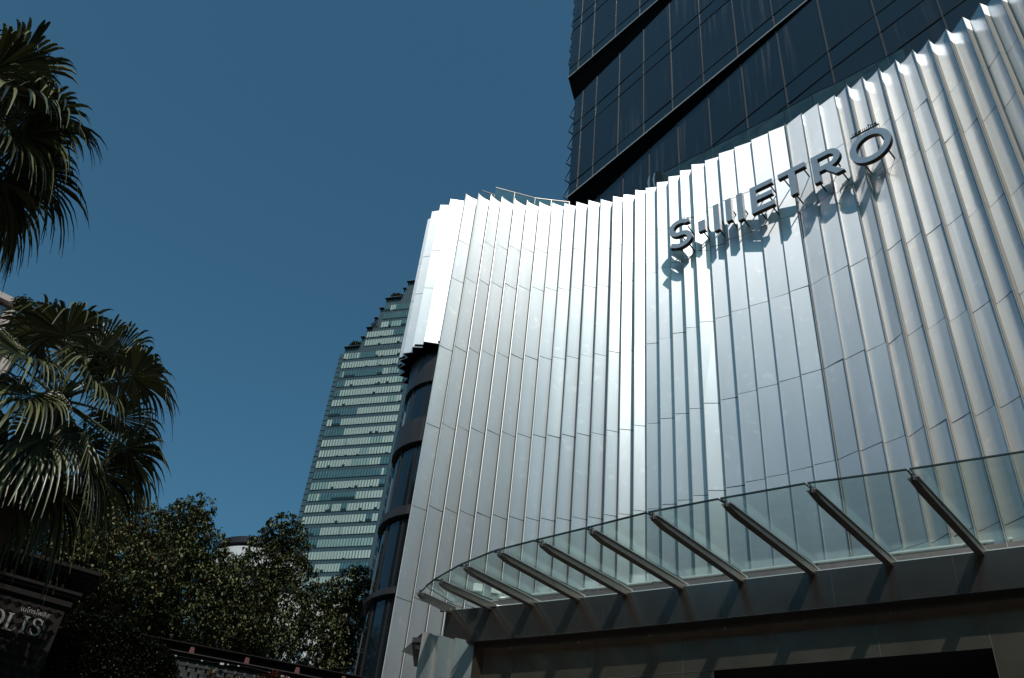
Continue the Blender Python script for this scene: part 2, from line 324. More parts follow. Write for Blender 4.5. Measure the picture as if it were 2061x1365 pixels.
# corner pleats that wrap round the turret and stop above it
ct = [[-1.745, 18.213], [-2.18, 18.48], [-2.47, 18.75], [-2.71, 19.05], [-2.83, 19.38], [-2.87, 19.71], [-2.85, 20.03], [-2.77, 20.34], [-2.62, 20.62], [-2.4, 20.86], [-2.1, 21.02]]
cn = [[-1.80, 18.50], [-2.20, 18.72], [-2.46, 18.96], [-2.60, 19.2], [-2.67, 19.5], [-2.68, 19.81], [-2.61, 20.1], [-2.48, 20.38], [-2.3, 20.6], [-2.05, 20.8]]
ZC = 14.72+EYE
for k in range(len(ct)-1):
    mb = MB(); zs = [z+EYE for z in (20, 18.15, 16.75)]+[ZC]
    p, q = ct[k+1], cn[k]; sheet(mb, p, q, zs, 0, jit=.001); n = nrm(p, q)
    p2, q2 = np.array(p)-n*.02, np.array(q)-n*.02
    mb.face([pv(p2, ZC), pv(q2, ZC), pv(q2, TOP), pv(p2, TOP)], 2); mb.face([pv(p, ZC), pv(q, ZC), pv(q2, ZC), pv(p2, ZC)], 3)
    sheet(mb, cn[k], ct[k], zs, 0, jit=0)
    mb.build('facade_pleat', [M['panel'], M['strip'], M['joint'], M['cap']], podium)
mb = MB(); poly = []
for k in range(len(ct)-1): poly += [ct[k], cn[k]]
poly = poly+[ct[-1], (0, 21)]; mb.prism(poly, ZC+.02, ZC+.1); mb.build('corner_soffit', M['tsoffit'], podium)
# closed body behind the skin
off = lambda P, d: [np.array(P[i]) - nrm(P[max(i-1, 0)], P[min(i+1, len(P)-1)])*d for i in range(len(P))]
inner = off(T, .6)
body = [tuple(p) for p in inner] + [(30, 8), (30, 45), (0, 45), (-1.2, 22)]
mb = MB(); mb.prism(body, .0, 19.4+EYE); mb.build('wall_core', M['dark'], podium)
# ---------------------------------------------------------------- curved glass corner
TC = np.array([-1.36, 19.75]); turret = MB()
def ring(r, z0, z1, n=28, m=0, a0=0): 
    return [(TC[0]+r*math.cos(a0+2*math.pi*k/n), TC[1]+r*math.sin(a0+2*math.pi*k/n)) for k in range(n)]
turret.prism(ring(1.0, 0, 0, 28), .0, 14.7+EYE); bay = turret.build('corner_glass_bay', M['dark'], podium)
rings = [(13.72, 14.7, 1.16), (11.94, 12.67, 1.2), (10.02, 10.28, 1.2), (8.16, 8.33, 1.2), (6.1, 6.28, 1.2), (3.9, 4.1, 1.2)]
for z0, z1, r in rings:
    b = MB(); hz = (z1-z0)
    b.prism(ring(r, 0, 0), z0+EYE, z1+EYE-min(.08, hz*.4)); b.prism(ring(r-.05, 0, 0), z1+EYE-min(.08, hz*.4)+.001, z1+EYE)
    b.build('spandrel_band', M['turret_metal'], bay)
zz = [14.7, 12.67+.0, 10.28, 8.33, 6.28, 4.1]; lo = [13.72, 11.94, 10.02, 8.16, 6.1, 3.9]
spans = [(12.67, 13.72), (10.28, 11.94), (8.33, 10.02), (6.28, 8.16), (4.1, 6.1), (-1.6, 3.9)]
for z0, z1 in spans:
    b = MB(); n = 14; rg = [(TC[0]+1.07*math.cos(2*math.pi*(k+.3)/n), TC[1]+1.07*math.sin(2*math.pi*(k+.3)/n)) for k in range(n)]
    for k in range(n):
        p, q = np.array(rg[k]), np.array(rg[(k+1) % n])
        # each pane is gently curved in four facets
        for s in range(4):
            a0 = 2*math.pi*(k+.3+s/4)/n; a1 = 2*math.pi*(k+.3+(s+1)/4)/n
            if s == 0: a0 += .018
            P0 = TC+1.08*np.array([math.cos(a0), math.sin(a0)]); P1 = TC+1.08*np.array([math.cos(a1), math.sin(a1)])
            b.face([pv(P0, z0+EYE), pv(P1, z0+EYE), pv(P1, z1+EYE), pv(P0, z1+EYE)])
    b.build('curved_window', M['turret_glass'], bay, smooth=False)
    for k in range(n):
        a0 = 2*math.pi*(k+.3)/n
        if not 140 < math.degrees(a0) < 300: continue
        c = TC+1.085*np.array([math.cos(a0), math.sin(a0)]); b = MB()
        b.bar(pv(c, z0+EYE), pv(c, z1+EYE), .045, .035, 0, upv=(math.cos(a0), math.sin(a0), 0)); b.build('mullion', M['mullion'], bay)
# ---------------------------------------------------------------- entrance portal
FZ = 7.2
ft = [at(x, y, FZ)[:2] for x, y in [(899, 1229), (985, 1221), (1070, 1213.5), (1160, 1205), (1367, 1182), (1487, 1167), (1632, 1150), (1790, 1133), (1972, 1112), (2061, 1100)]]
d = ft[-1]-ft[-2]; d /= np.linalg.norm(d); ft += [ft[-1]+d*1.2, ft[-1]+d*2.6]
# resample smoothly
def resample(P, n):
    P = np.array(P); s = np.r_[0, np.cumsum(np.linalg.norm(np.diff(P, axis=0), axis=1))]
    c = [np.polyfit(s, P[:, k], 4) for k in (0, 1)]; t = np.linspace(0, s[-1], n)
    return np.stack([np.polyval(c[0], t), np.polyval(c[1], t)], 1), t
FP, FS = resample(ft, 49)
def offp(P, o):
    t = np.gradient(P, axis=0); t /= np.linalg.norm(t, axis=1)[:, None]; return P - np.c_[t[:, 1], -t[:, 0]]*o     # o > 0 goes into the wall
def band(mb, A, B, za, zb_, m=0):
    for k in range(len(A)-1): mb.face([pv(A[k], za), pv(A[k+1], za), pv(B[k+1], zb_), pv(B[k], zb_)], m)
Zt, Zb = FZ+EYE, 6.57+EYE
F1, F2, F3 = offp(FP, .18), offp(FP, .20), offp(FP, .34)
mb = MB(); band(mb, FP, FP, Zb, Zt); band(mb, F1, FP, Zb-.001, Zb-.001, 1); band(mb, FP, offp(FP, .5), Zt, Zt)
mb.face([pv(FP[0], Zb), pv(offp(FP, 1.3)[0], Zb), pv(offp(FP, 1.3)[0], Zt), pv(FP[0], Zt)])
fas = mb.build('portal_fascia', [M['steel'], M['soffit']], podium)
for k in (12, 20, 27, 34, 41): b = MB(); b.bar(pv(FP[k]-(F1[k]-FP[k])*.01, Zb), pv(FP[k]-(F1[k]-FP[k])*.01, Zt), .008, .004, 0, upv=(*(FP[k]-F1[k]), 0)); b.build('joint_line', M['joint'], fas)
band(mb := MB(), offp(FP, .185), offp(FP, .185), Zb-.09, Zb+.002); mb.build('soffit_backing', M['joint'], podium)
for k in range(0, 48, 5):
    b = MB(); kk = min(k+5, 48); A = F1[k:kk+1].copy(); A[-1] -= (A[-1]-A[-2])*.015
    band(b, A, A, Zb-.10, Zb-.004); band(b, offp(A, .14) if len(A) > 1 else A, A, Zb-.10, Zb-.10); b.build('soffit_trim', M['steel2'], podium)
# back wall with its opening
i0 = min(range(49), key=lambda k: abs((CX + F*(ROT.T@np.array([F3[k][0], F3[k][1], 4.6]))[0]/-(ROT.T@np.array([F3[k][0], F3[k][1], 4.6]))[2])-1437))
i1 = min(range(49), key=lambda k: abs((CX + F*(ROT.T@np.array([F3[k][0], F3[k][1], 5.0]))[0]/-(ROT.T@np.array([F3[k][0], F3[k][1], 5.0]))[2])-2047))
zo0, zo1 = zfor(F3[i0], 1336), zfor(F3[i1], 1319); zo = (zo0+zo1)/2
mb = MB()
for k in range(48):
    z0 = zo if i0 <= k < i1 else .12
    mb.face([pv(F3[k], z0), pv(F3[k+1], z0), pv(F3[k+1], Zb-.1), pv(F3[k], Zb-.1)])
band(mb, F3, F2, Zb-.101, Zb-.101)
F4 = offp(FP, 1.6)
for k in range(i0, i1): mb.face([pv(F3[k], zo), pv(F3[k+1], zo), pv(F4[k+1], zo), pv(F4[k], zo)], 1); mb.face([pv(F4[k], .12), pv(F4[k+1], .12), pv(F4[k+1], zo), pv(F4[k], zo)], 1)
bw = mb.build('portal_back_wall', [M['steel2'], M['dark']], podium)
b = MB()
for k in range(5, 48, 6):
    z0 = zo if i0 <= k < i1 else .12
    nn = (FP[k]-F3[k]); nn = nn/np.linalg.norm(nn); b.bar(pv(F3[k]+nn*.003, z0), pv(F3[k]+nn*.003, Zb-.1), .010, .006, 0, upv=(*nn, 0))
for k in range(0, i0): b.bar(pv(F3[k]+(FP[k]-F3[k])*.01, zo), pv(F3[k+1]+(FP[k+1]-F3[k+1])*.01, zo), .006, .012)
b.build('panel_joint', M['beam'], bw)
# jamb pleats at the left foot of the portal
jp = [at(x, y, 6.6)[:2] for x, y in [(856, 1275), (882.4, 1282), (917, 1288), (955, 1292)]]
for k in range(3):
    b = MB(); p, q = jp[k], jp[k+1]; n = nrm(p, q); p1 = p+n*.10
    zt = 6.6+EYE
    b.face([pv(p1, .12), pv(q, .12), pv(q, zt), pv(p1, zt)], 0)
    s0 = p1+(p1-q)/np.linalg.norm(p1-q)*.06-n*.12; b.face([pv(s0, .12), pv(p1, .12), pv(p1, zt), pv(s0, zt)], 1)
    b.face([pv(s0, zt), pv(p1, zt), pv(q, zt), pv(q-n*1.2, zt), pv(s0-n*1.1, zt)], 2)
    b.build('jamb_pleat', [M['panel'], M['strip'], M['cap']], podium)
b = MB(); e0 = jp[3]; b.face([pv(e0, .12), pv(F3[0]+(F3[3]-F3[0])*.9, .12), pv(F3[0]+(F3[3]-F3[0])*.9, Zb-.02), pv(e0, Zb-.02)]); b.build('jamb_return', M['steel2'], podium)
# ---------------------------------------------------------------- roof parapet of glass
RZ = 21.05
gp = [at(x, y, RZ)[:2] for x, y in [(971, 384.5), (995.5, 392.5)]]
gp2 = [at(x, y, RZ)[:2] for x, y in [(998, 378), (1036, 388), (1077, 399), (1110, 403), (1146, 407)]]
gp3 = [at(x, y, RZ)[:2] for x, y in [(1331, 349), (1369, 329), (1417, 305), (1468.5, 279), (1522, 251), (1578, 221.5), (1634.7, 189.6), (1681, 167.7), (1698.6, 159), (1764.6, 124), (1818.2, 95.5)]]
for G_ in (gp, gp2, gp3):
    for k in range(len(G_)-1):
        b = MB(); p, q = G_[k], G_[k+1]; n = nrm(p, q)
        b.hexa([pv(p, 19.5+EYE), pv(q, 19.5+EYE), pv(q-n*.012, 19.5+EYE), pv(p-n*.012, 19.5+EYE), pv(p, RZ+EYE), pv(q, RZ+EYE), pv(q-n*.012, RZ+EYE), pv(p-n*.012, RZ+EYE)])
        o = b.build('parapet_glass_pane', M['rail_glass'], podium)
        b = MB(); b.bar(pv(p, RZ+EYE+.008), pv(q, RZ+EYE+.008), .02, .014); b.bar(pv(q, 19.5+EYE), pv(q, RZ+EYE), .016, .02, 0, upv=(n[0], n[1], 0)); b.build('pane_edge', M['beam'] if G_ is not gp3 else M['edge'], o)
b = MB(); rp = off(T, .25)
for k in range(len(rp)-1): b.hexa([pv(rp[k], 19.2+EYE), pv(rp[k+1], 19.2+EYE), pv(inner[k+1], 19.2+EYE), pv(inner[k], 19.2+EYE), pv(rp[k], 19.5+EYE), pv(rp[k+1], 19.5+EYE), pv(inner[k+1], 19.5+EYE), pv(inner[k], 19.5+EYE)])
b.build('roof_kerb', M['turret_metal'], podium)

# ================================================================== CANOPY
rootp = [(905, 1227), (985, 1221), (1070, 1214), (1160, 1202), (1255, 1191), (1367, 1179), (1487, 1164), (1632, 1148), (1790, 1132), (1972, 1110), (2190, 1080)]
outp = [(845, 1197), (888, 1175), (938, 1145), (1006, 1117), (1091, 1098), (1192, 1073), (1315, 1043), (1462, 1018), (1634, 990), (1838, 965), (2090, 928)]
glp = [(857, 1181), (875.6, 1166.5), (925.4, 1138), (994, 1110), (1077.5, 1088.5), (1180, 1063.6), (1303, 1032.6), (1447.7, 1005), (1623, 974), (1827.6, 946), (2075, 908)]
canopy = thing('glass_canopy', at(1300, 1190, FZ), 'curved clear glass canopy on steel ribs over the dark entrance portal', 'canopy')
roots = [at(x, y, FZ) for x, y in rootp]; outs = [at(x, y, 6.6) for x, y in outp]; gls = [at(x, y, 6.74) for x, y in glp]
for r_, o_ in zip(roots, outs):
    b = MB(); d = (o_-r_); dn = d/np.linalg.norm(d)
    r2 = r_-dn*.25
    b.bar(r2+np.array([0, 0, .0]), r_+d*.9, .105, .125, w2=.10, h2=.10); b.bar(r_+d*.9, o_, .10, .10, w2=.09, h2=.03)
    b.bar(r2+np.array([0, 0, .075]), o_+np.array([0, 0, .035]), .14, .018, 1)
    bm_ = b.build('rib_beam', [M['beam'], M['galv']], canopy)
for k in range(len(gls)-1):
    sh = .015
    p0, p1 = gls[k], gls[k+1]; q0 = roots[k]+(roots[k]-outs[k])/np.linalg.norm(roots[k]-outs[k])*.1+np.array([0, 0, .14]); q1 = roots[k+1]+(roots[k+1]-outs[k+1])/np.linalg.norm(roots[k+1]-outs[k+1])*.1+np.array([0, 0, .14])
    dd = (p1-p0)*sh; b = MB(); p0, p1, q0, q1 = p0+dd, p1-dd, q0+dd, q1-dd; z_ = np.array([0, 0, .016])
    b.hexa([q0, q1, p1, p0, q0+z_, q1+z_, p1+z_, p0+z_]); gpn = b.build('canopy_pane', M['glass'], canopy)
    b = MB(); b.bar(p0+z_/2, p1+z_/2, .02, .022); b.bar(p0+z_/2, q0+z_/2, .01, .02); b.bar(p1+z_/2, q1+z_/2, .01, .02); b.build('pane_edge', M['edge'], gpn)
for k in range(len(gls)):
    b = MB(); b.tube([gls[k]+np.array([0, 0, -.01]), outs[k]+np.array([0, 0, .04])], .012, 6); b.tube([outs[k]+np.array([0, 0, -.02]), outs[k]+np.array([0, 0, .08])], .02, 6); b.build('glass_clamp', M['cable'], canopy)
gut = MB(); GA = offp(FP, .03); GB = offp(FP, .30)
for k in range(1, 48): gut.hexa([pv(GA[k], Zt+.003), pv(GA[k+1], Zt+.003), pv(GB[k+1], Zt+.003), pv(GB[k], Zt+.003), pv(GA[k], Zt+.02), pv(GA[k+1], Zt+.02), pv(GB[k+1], Zt+.13), pv(GB[k], Zt+.13)])
gut.build('gutter', M['galv'], canopy)
b = MB(); GC = offp(FP, .48)
for k in range(2, 48): b.bar(pv(GC[k], Zt+.27), pv(GC[k+1], Zt+.27), .08, .10)
b.build('channel_bar', M['beam'], canopy)
for oo, zz_, rr in ((.62, .44, .045), (.40, .19, .02)):
    b = MB(); GD = offp(FP, oo); b.tube([pv(GD[k], Zt+zz_) for k in range(3, 49)], rr, 8); b.build('drain_pipe', M['galv'], canopy, smooth=True)
b = MB()
GD = offp(FP, .55)
for k in range(5, 48, 5): b.box((GD[k][0]-.06, GD[k][1]-.04, Zt+.33), (GD[k][0]+.06, GD[k][1]+.04, Zt+.41)); b.tube([pv(GD[k]+np.array([.08, -.05]), Zt+.30), pv(GD[k]+np.array([.22, -.13]), Zt+.40)], .012, 6)
b.build('pipe_bracket', M['cable'], canopy)
for x, y in ((968, 1184), (1004, 1188)):
    p = at(x, y, 7.45); b = MB(); b.box(p-np.array([.14, .02, .07]), p+np.array([.03, .16, .08])); o = b.build('floodlight', M['cap']); 
    tag(o, 'small pale box floodlight under the glass canopy, %s of two' % ('left' if x < 990 else 'right'), 'light', 'floodlights behind the canopy glass')
# wall lamp and camera at the left end of the portal
p = at(848, 1288, 6.5); wl_ = thing('wall_lamp', p, 'dark grey box lamp on the pleats left of the portal', 'lamp')
b = MB(); b.prism([(p[0]-.16, p[1]), (p[0]+.06, p[1]-.05), (p[0]+.08, p[1]+1.2), (p[0]-.14, p[1]+1.2)], p[2]-.06, p[2]+.03); b.build('housing', M['turret_metal'], wl_)
b = MB(); b.box((p[0]-.1, p[1]+.1, p[2]-.075), (p[0]+.02, p[1]+.25, p[2]-.06)); b.build('lens', M['cap'], wl_)
p = roots[0]+np.array([-.12, -.05, -.03]); cc = thing('security_camera', p, 'tiny black and white camera at the left end of the canopy fascia', 'camera')
b = MB(); b.tube([p, p+np.array([.13, -.12, -.03])], .035, 10); b.build('camera_body', M['cap'], cc); b = MB(); b.box(p+np.array([-.05, 0, -.02]), p+np.array([.03, .1, .07])); b.build('mount', M['cable'], cc)

# ================================================================== SIGN LETTERS
TT = np.array(T[:38])
def curve_off(o):
    t = np.gradient(TT, axis=0); t /= np.linalg.norm(t, axis=1)[:, None]; return TT + np.c_[t[:, 1], -t[:, 0]]*o
Q = curve_off(.38); SQ = np.r_[0, np.cumsum(np.linalg.norm(np.diff(Q, axis=0), axis=1))]
cfx = np.polyfit(SQ[10:36], Q[10:36, 0], 4); cfy = np.polyfit(SQ[10:36], Q[10:36, 1], 4)
def onq(s): return np.array([np.polyval(cfx, s), np.polyval(cfy, s)])
sign = thing('metal_letter_sign', (*onq(8.7), 16.8+EYE), 'brushed steel channel letters standing off the top of the pleated wall', 'sign')
def arcp(cx, cy, rx, ry, a0, a1, n=14): return [(cx+rx*math.cos(math.radians(a0+(a1-a0)*k/n)), cy+ry*math.sin(math.radians(a0+(a1-a0)*k/n))) for k in range(n+1)]
def stroke(path, w):                          # offset a path both sides into quads
    P = np.array(path, float); t = np.gradient(P, axis=0); t /= np.linalg.norm(t, axis=1)[:, None]; n = np.c_[-t[:, 1], t[:, 0]]
    ww = np.array(w if hasattr(w, '__len__') else [w]*len(P))[:, None]
    return P+n*ww/2, P-n*ww/2
def letter(name, s0, s1, polys, strips, pins, depth=.11):
    """polys: list of outlines (u,z); strips: list of (left,right) edge lists"""
    sm = (s0+s1)/2; c = onq(sm); tt = onq(sm+.2)-onq(sm-.2); tt /= np.linalg.norm(tt); n = np.array([tt[1], -tt[0]])
    def W3(u, z, dd): q = c+tt*(u-sm)-n*dd; return (q[0], q[1], z+EYE)
    mb = MB()
    def add(outline, m_side=1):
        k = len(outline); b0 = len(mb.v)
        mb.v += [W3(u, z, 0) for u, z in outline] + [W3(u, z, depth) for u, z in outline]
        return b0, k
    for ol in polys:
        b0, k = add(ol); mb.f.append(tuple(b0+i for i in range(k))); mb.m.append(0); mb.f.append(tuple(b0+k+i for i in reversed(range(k)))); mb.m.append(1)
        for i in range(k): mb.f.append((b0+i, b0+(i+1) % k, b0+k+(i+1) % k, b0+k+i)); mb.m.append(1)
    for L_, R_ in strips:
        k = len(L_); b0 = len(mb.v); mb.v += [W3(*p, 0) for p in L_]+[W3(*p, 0) for p in R_]+[W3(*p, depth) for p in L_]+[W3(*p, depth) for p in R_]
        for i in range(k-1):
            mb.f += [(b0+i, b0+i+1, b0+k+i+1, b0+k+i), (b0+2*k+i, b0+3*k+i, b0+3*k+i+1, b0+2*k+i+1), (b0+i, b0+2*k+i, b0+2*k+i+1, b0+i+1), (b0+k+i, b0+k+i+1, b0+3*k+i+1, b0+3*k+i)]; mb.m += [0, 1, 1, 1]
        mb.f += [(b0, b0+k, b0+3*k, b0+2*k), (b0+k-1, b0+3*k-1, b0+4*k-1, b0+2*k-1)]; mb.m += [1, 1]
    o = mb.build(name, [M['letter'], M['letter_side']], sign)
    b = MB()
    for u, z in pins: b.tube([W3(u, z, depth-.01), W3(u, z, .44)], .018, 6)
    if pins: b.build('standoff_pin', M['cable'], o)
    return o
zb_, zt_ = 16.85, 17.74; sw = .155
# S
sp = arcp(6.13, 17.47, .235, .19, 35, 180, 12)+arcp(6.13, 17.47, .235, .19, 190, 262, 7)
path = [(6.37, 17.63)]+arcp(6.12, 17.46, .24, .22, 48, 255, 16)+arcp(6.12, 17.05, .25, .21, 72, -130, 16)+[(5.86, 16.93)]
L_, R_ = stroke(path, .135); letter('letter_s', 5.8, 6.43, [], [(L_.tolist(), R_.tolist())], [(6.1, 17.3), (6.3, 17.5), (6.0, 17.0), (6.3, 16.9)])
letter('letter_dot', 6.61, 6.8, [[(6.61, 17.04), (6.80, 17.04), (6.80, 17.40), (6.61, 17.40)]], [], [(6.7, 17.1), (6.76, 17.3)])
for a_, z0, z1 in ((7.03, 16.84, 17.74), (7.36, 16.98, 17.74), (7.66, 16.84, 17.74)):
    letter('letter_stroke', a_, a_+.16, [[(a_, z0), (a_+.155, z0), (a_+.155, z1), (a_, z1)]], [], [(a_+.08, z0+.12), (a_+.08, z0+.55)])
e0 = 8.02; e1 = 8.61
letter('letter_e', e0, e1, [[(e0, zb_), (e0+sw, zb_), (e0+sw, zt_), (e0, zt_)], [(e0+sw, zb_), (e1, zb_), (e1, zb_+.15), (e0+sw, zb_+.15)], [(e0+sw, 17.23), (e1-.03, 17.23), (e1-.03, 17.37), (e0+sw, 17.37)], [(e0+sw, zt_-.15), (e1, zt_-.15), (e1, zt_), (e0+sw, zt_)]], [], [(8.2, 16.9), (8.5, 16.9), (8.45, 17.3), (8.15, 17.6), (8.5, 17.66)])
t0, t1 = 8.76, 9.45
letter('letter_t', t0, t1, [[(t0, zt_-.155), (t1, zt_-.155), (t1, zt_), (t0, zt_)], [(9.02, zb_), (9.185, zb_), (9.185, zt_-.155), (9.02, zt_-.155)]], [], [(8.85, 17.66), (9.36, 17.66), (9.1, 16.92)])
r0 = 9.61
bowl = [(r0+.155, zt_-.075), (r0+.35, zt_-.075)]+arcp(r0+.40, zt_-.29, .215, .215, 90, -90, 14)+[(r0+.155, zt_-.505)]
L_, R_ = stroke(bowl, .15)
letter('letter_r', r0, 10.3, [[(r0, zb_), (r0+.155, zb_), (r0+.155, zt_), (r0, zt_)], [(r0+.27, zt_-.565), (r0+.52, zb_), (r0+.72, zb_), (r0+.44, zt_-.565)]], [(L_.tolist(), R_.tolist())], [(r0+.08, 16.92), (r0+.62, 16.92), (r0+.5, 17.5)])
L_, R_ = stroke(arcp(10.985, 17.17, .40, .405, 0, 360, 40), .155)
L_[-1] = L_[0]; R_[-1] = R_[0]
letter('letter_o', 10.53, 11.44, [], [(L_.tolist(), R_.tolist())], [(10.75, 16.8), (11.3, 16.9), (11.2, 17.55)])
# small Thai line above the O
def text_mesh(body, size, name, m, parent, frame, depth=.02, shear=0):
    cu = bpy.data.curves.new(name, 'FONT'); cu.body = body; cu.size = size; cu.extrude = depth/2; cu.resolution_u = 3; cu.align_x = 'CENTER'
    tmp = bpy.data.objects.new('tmp_text', cu); COL.objects.link(tmp); bpy.context.view_layer.update()
    dg = bpy.context.evaluated_depsgraph_get(); me = bpy.data.meshes.new_from_object(tmp.evaluated_get(dg)); bpy.data.objects.remove(tmp)
    me.name = name; o = bpy.data.objects.new(name, me); COL.objects.link(o); me.materials.clear(); me.materials.append(m)
    o.parent = parent; fr = frame.copy(); fr.translation = fr.translation - world_loc(parent); o.matrix_local = fr; return o
sm = 10.95; c = onq(sm); tt = onq(sm+.2)-onq(sm-.2); tt /= np.linalg.norm(tt); n = np.array([tt[1], -tt[0]])
fr = Matrix(((tt[0], 0, n[0], c[0]), (tt[1], 0, n[1], c[1]), (0, 1, 0, 17.705+EYE), (0, 0, 0, 1)))
for word, du in (('เอส', -.185), ('เมโทร', .115)):
    f2 = fr.copy(); f2.translation = fr.translation + Vector((tt[0]*du, tt[1]*du, 0)); text_mesh(word, .155, 'thai_lettering', M['cable'], sign, f2)
b = MB(); A_ = c-tt*.34; B_ = c+tt*.33; b.bar(pv(A_, 17.69+EYE), pv(B_, 17.69+EYE), .03, .022)
for s_ in (A_, B_): b.bar(pv(s_, 17.56+EYE), pv(s_, 17.69+EYE), .008, .008, upv=(n[0], n[1], 0))
b.build('letter_rail', M['cable'], sign)

# covered equipment on the podium roof
p = at(1319, 372, 20.6); q = thing('covered_roof_equipment', (p[0], p[1], 19.5+EYE), 'black tarpaulin covered box with crumpled foil strips on the podium roof', 'equipment')
tx = np.array([.70, -.71]); 
b = MB(); P0 = p[:2]+tx*.0; P1 = p[:2]+tx*.26; nn = np.array([.71, .70])*.5
b.hexa([pv(P0, 19.5+EYE), pv(P1, 19.5+EYE), pv(P1+nn, 19.5+EYE), pv(P0+nn, 19.5+EYE), pv(P0+tx*.02, 21.15+EYE), pv(P1-tx*.03, 21.02+EYE), pv(P1+nn, 21.0+EYE), pv(P0+nn, 21.2+EYE)]); b.build('tarpaulin', M['tarp'], q)
for dx, w_ in ((-.04, .05), (-.22, .05)):
    b = MB(); pts = [p[:2]+tx*(dx+.02*math.sin(k*1.7)) for k in range(9)]
    for k in range(8):
        z0 = 19.6+EYE+k*.19; b.face([pv(pts[k]-tx*w_/2*(1+.4*math.sin(k*2.1)), z0), pv(pts[k]+tx*w_/2, z0), pv(pts[k+1]+tx*w_/2, z0+.19), pv(pts[k+1]-tx*w_/2*(1+.4*math.sin(k*2.1+2.1)), z0+.19)])
    b.build('foil_strip', M['foil'], q)

# ================================================================== DARK GLASS TOWER
r = ray(1143, 397); P0 = r*(26/math.hypot(r[0], r[1])); P0 = P0[:2]
dv = ray(-856, 2040); dv = -dv[:2]/np.linalg.norm(dv[:2]); nv = np.array([dv[1], -dv[0]])        # nv points to the camera side
if nv@(-P0) < 0: nv = -nv
def tw(u, z, rec=0.): q = P0+dv*u-nv*rec; return (q[0], q[1], z+EYE)
tower = thing('glass_tower', tw(8, -1.6, 4), 'dark blue glass tower with slanting black soffits rising behind the pleated wall', 'building')
mu = [.53, 1.44, 2.86, 4.29, 5.78, 7.3, 8.85, 10.43, 12.08, 13.73, 15.42, 17.1, 18.8, 20.5, 22.2]
rL = lambda u: max(0., .0356*(12.3-u)); rT = lambda u: -max(0., .041*(10-u)); rM = lambda u: 0.
tL = lambda u: 28.88-.0645*max(0, 12.3-u); tM = lambda u: 36.7-.121*max(0, 10-u)
UL = {'L': .0, 'M': .0, 'T': -.06}; UR = 22.2
blocks = [('L', 13.0, 16.4, 0), ('L', 16.4, 17.2, 1), ('L', 17.2, 20.46, 0), ('L', 20.46, 21.3, 1), ('L', 21.3, 23.6, 0), ('L', 23.6, 24.8, 0), ('L', 24.8, 25.7, 1), ('L', 25.7, tL, 0),
 ('M', 28.92, 29.66, 1), ('M', 29.66, 32.76, 0), ('M', 32.76, 33.6, 1), ('M', 33.6, tM, 0),
 ('T', 36.74, 37.45, 1), ('T', 37.45, 40.5, 0), ('T', 40.5, 41.3, 1), ('T', 41.3, 45, 0), ('T', 45, 46, 1), ('T', 46, 52, 0)]
RF = {'L': rL, 'M': rM, 'T': rT}
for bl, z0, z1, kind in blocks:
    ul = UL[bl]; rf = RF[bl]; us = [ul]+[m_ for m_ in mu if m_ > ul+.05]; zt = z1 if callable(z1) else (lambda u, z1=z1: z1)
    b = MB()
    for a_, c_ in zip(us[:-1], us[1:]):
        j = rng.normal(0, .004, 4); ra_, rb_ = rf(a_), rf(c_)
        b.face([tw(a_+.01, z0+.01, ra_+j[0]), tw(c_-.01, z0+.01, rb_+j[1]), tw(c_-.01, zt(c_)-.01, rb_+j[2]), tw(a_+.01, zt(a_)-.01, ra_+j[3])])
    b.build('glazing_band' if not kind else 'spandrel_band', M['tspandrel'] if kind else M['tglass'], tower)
    if not callable(z1) and z1 < 47:
        b = MB(); uu = [ul, 5, 10, 12.3, UR]
        for p_, q_ in zip(uu[:-1], uu[1:]): b.bar(tw(p_, z1, rf(p_)-.003), tw(q_, z1, rf(q_)-.003), .032, .03, upv=(nv[0], nv[1], 0))
        b.build('gasket', M['tline'], tower)
for bl, z0, zt in (('L', 13, tL), ('M', 28.92, tM), ('T', 36.74, lambda u: 52.)):
    for m_ in mu: b = MB(); b.bar(tw(m_, z0, RF[bl](m_)), tw(m_, zt(m_), RF[bl](m_)), .034, .05, upv=(nv[0], nv[1], 0)); b.build('mullion', M['tmull'], tower)
for z, ro, ri, zi, ul in ((28.90, rM, rL, tL, 0), (36.72, rT, rM, tM, -.06)):
    b = MB(); us = np.linspace(ul, UR, 30)
    for k in range(29): b.face([tw(us[k], z, ro(us[k])-.02), tw(us[k+1], z, ro(us[k+1])-.02), tw(us[k+1], zi(us[k+1])-.02, ri(us[k+1])), tw(us[k], zi(us[k])-.02, ri(us[k]))])
    b.face([tw(ul, z, ro(ul)-.02), tw(ul, zi(ul)-.02, ri(ul)), tw(ul+.05, zi(ul)+.3, .9), tw(ul+.05, z, .9)])
    b.build('soffit', M['tsoffit'], tower)
    b = MB(); uu = [ul-.03, 5, 10, 12.3, UR]
    for p_, q_ in zip(uu[:-1], uu[1:]): b.bar(tw(p_, z+.02, ro(p_)-.02), tw(q_, z+.02, ro(q_)-.02), .05, .05, upv=(nv[0], nv[1], 0))
    b.build('edge_trim', M['tedge'], tower)
b = MB()
def q2(u, rec): return (P0+dv*u-nv*rec)
b.prism([q2(.06, .6), q2(22, .6), q2(22, 14), q2(.06, 14)], 0, 36.8+EYE); b.prism([q2(.03, .05), q2(22, .05), q2(22, 14), q2(.03, 14)], 36.81+EYE, 53+EYE); b.build('core', M['tsoffit'], tower)
b = MB()
for (u_, z0, z1) in ((0, 13, 35.5), (-.06, 36.74, 52)):
    b.face([tw(u_, z0, .4 if u_ == 0 else -.41), tw(u_, z1, .4 if u_ == 0 else -.41), tw(u_+.1, z1, 14), tw(u_+.1, z0, 14)])
b.build('side_glazing', M['tspandrel'], tower)
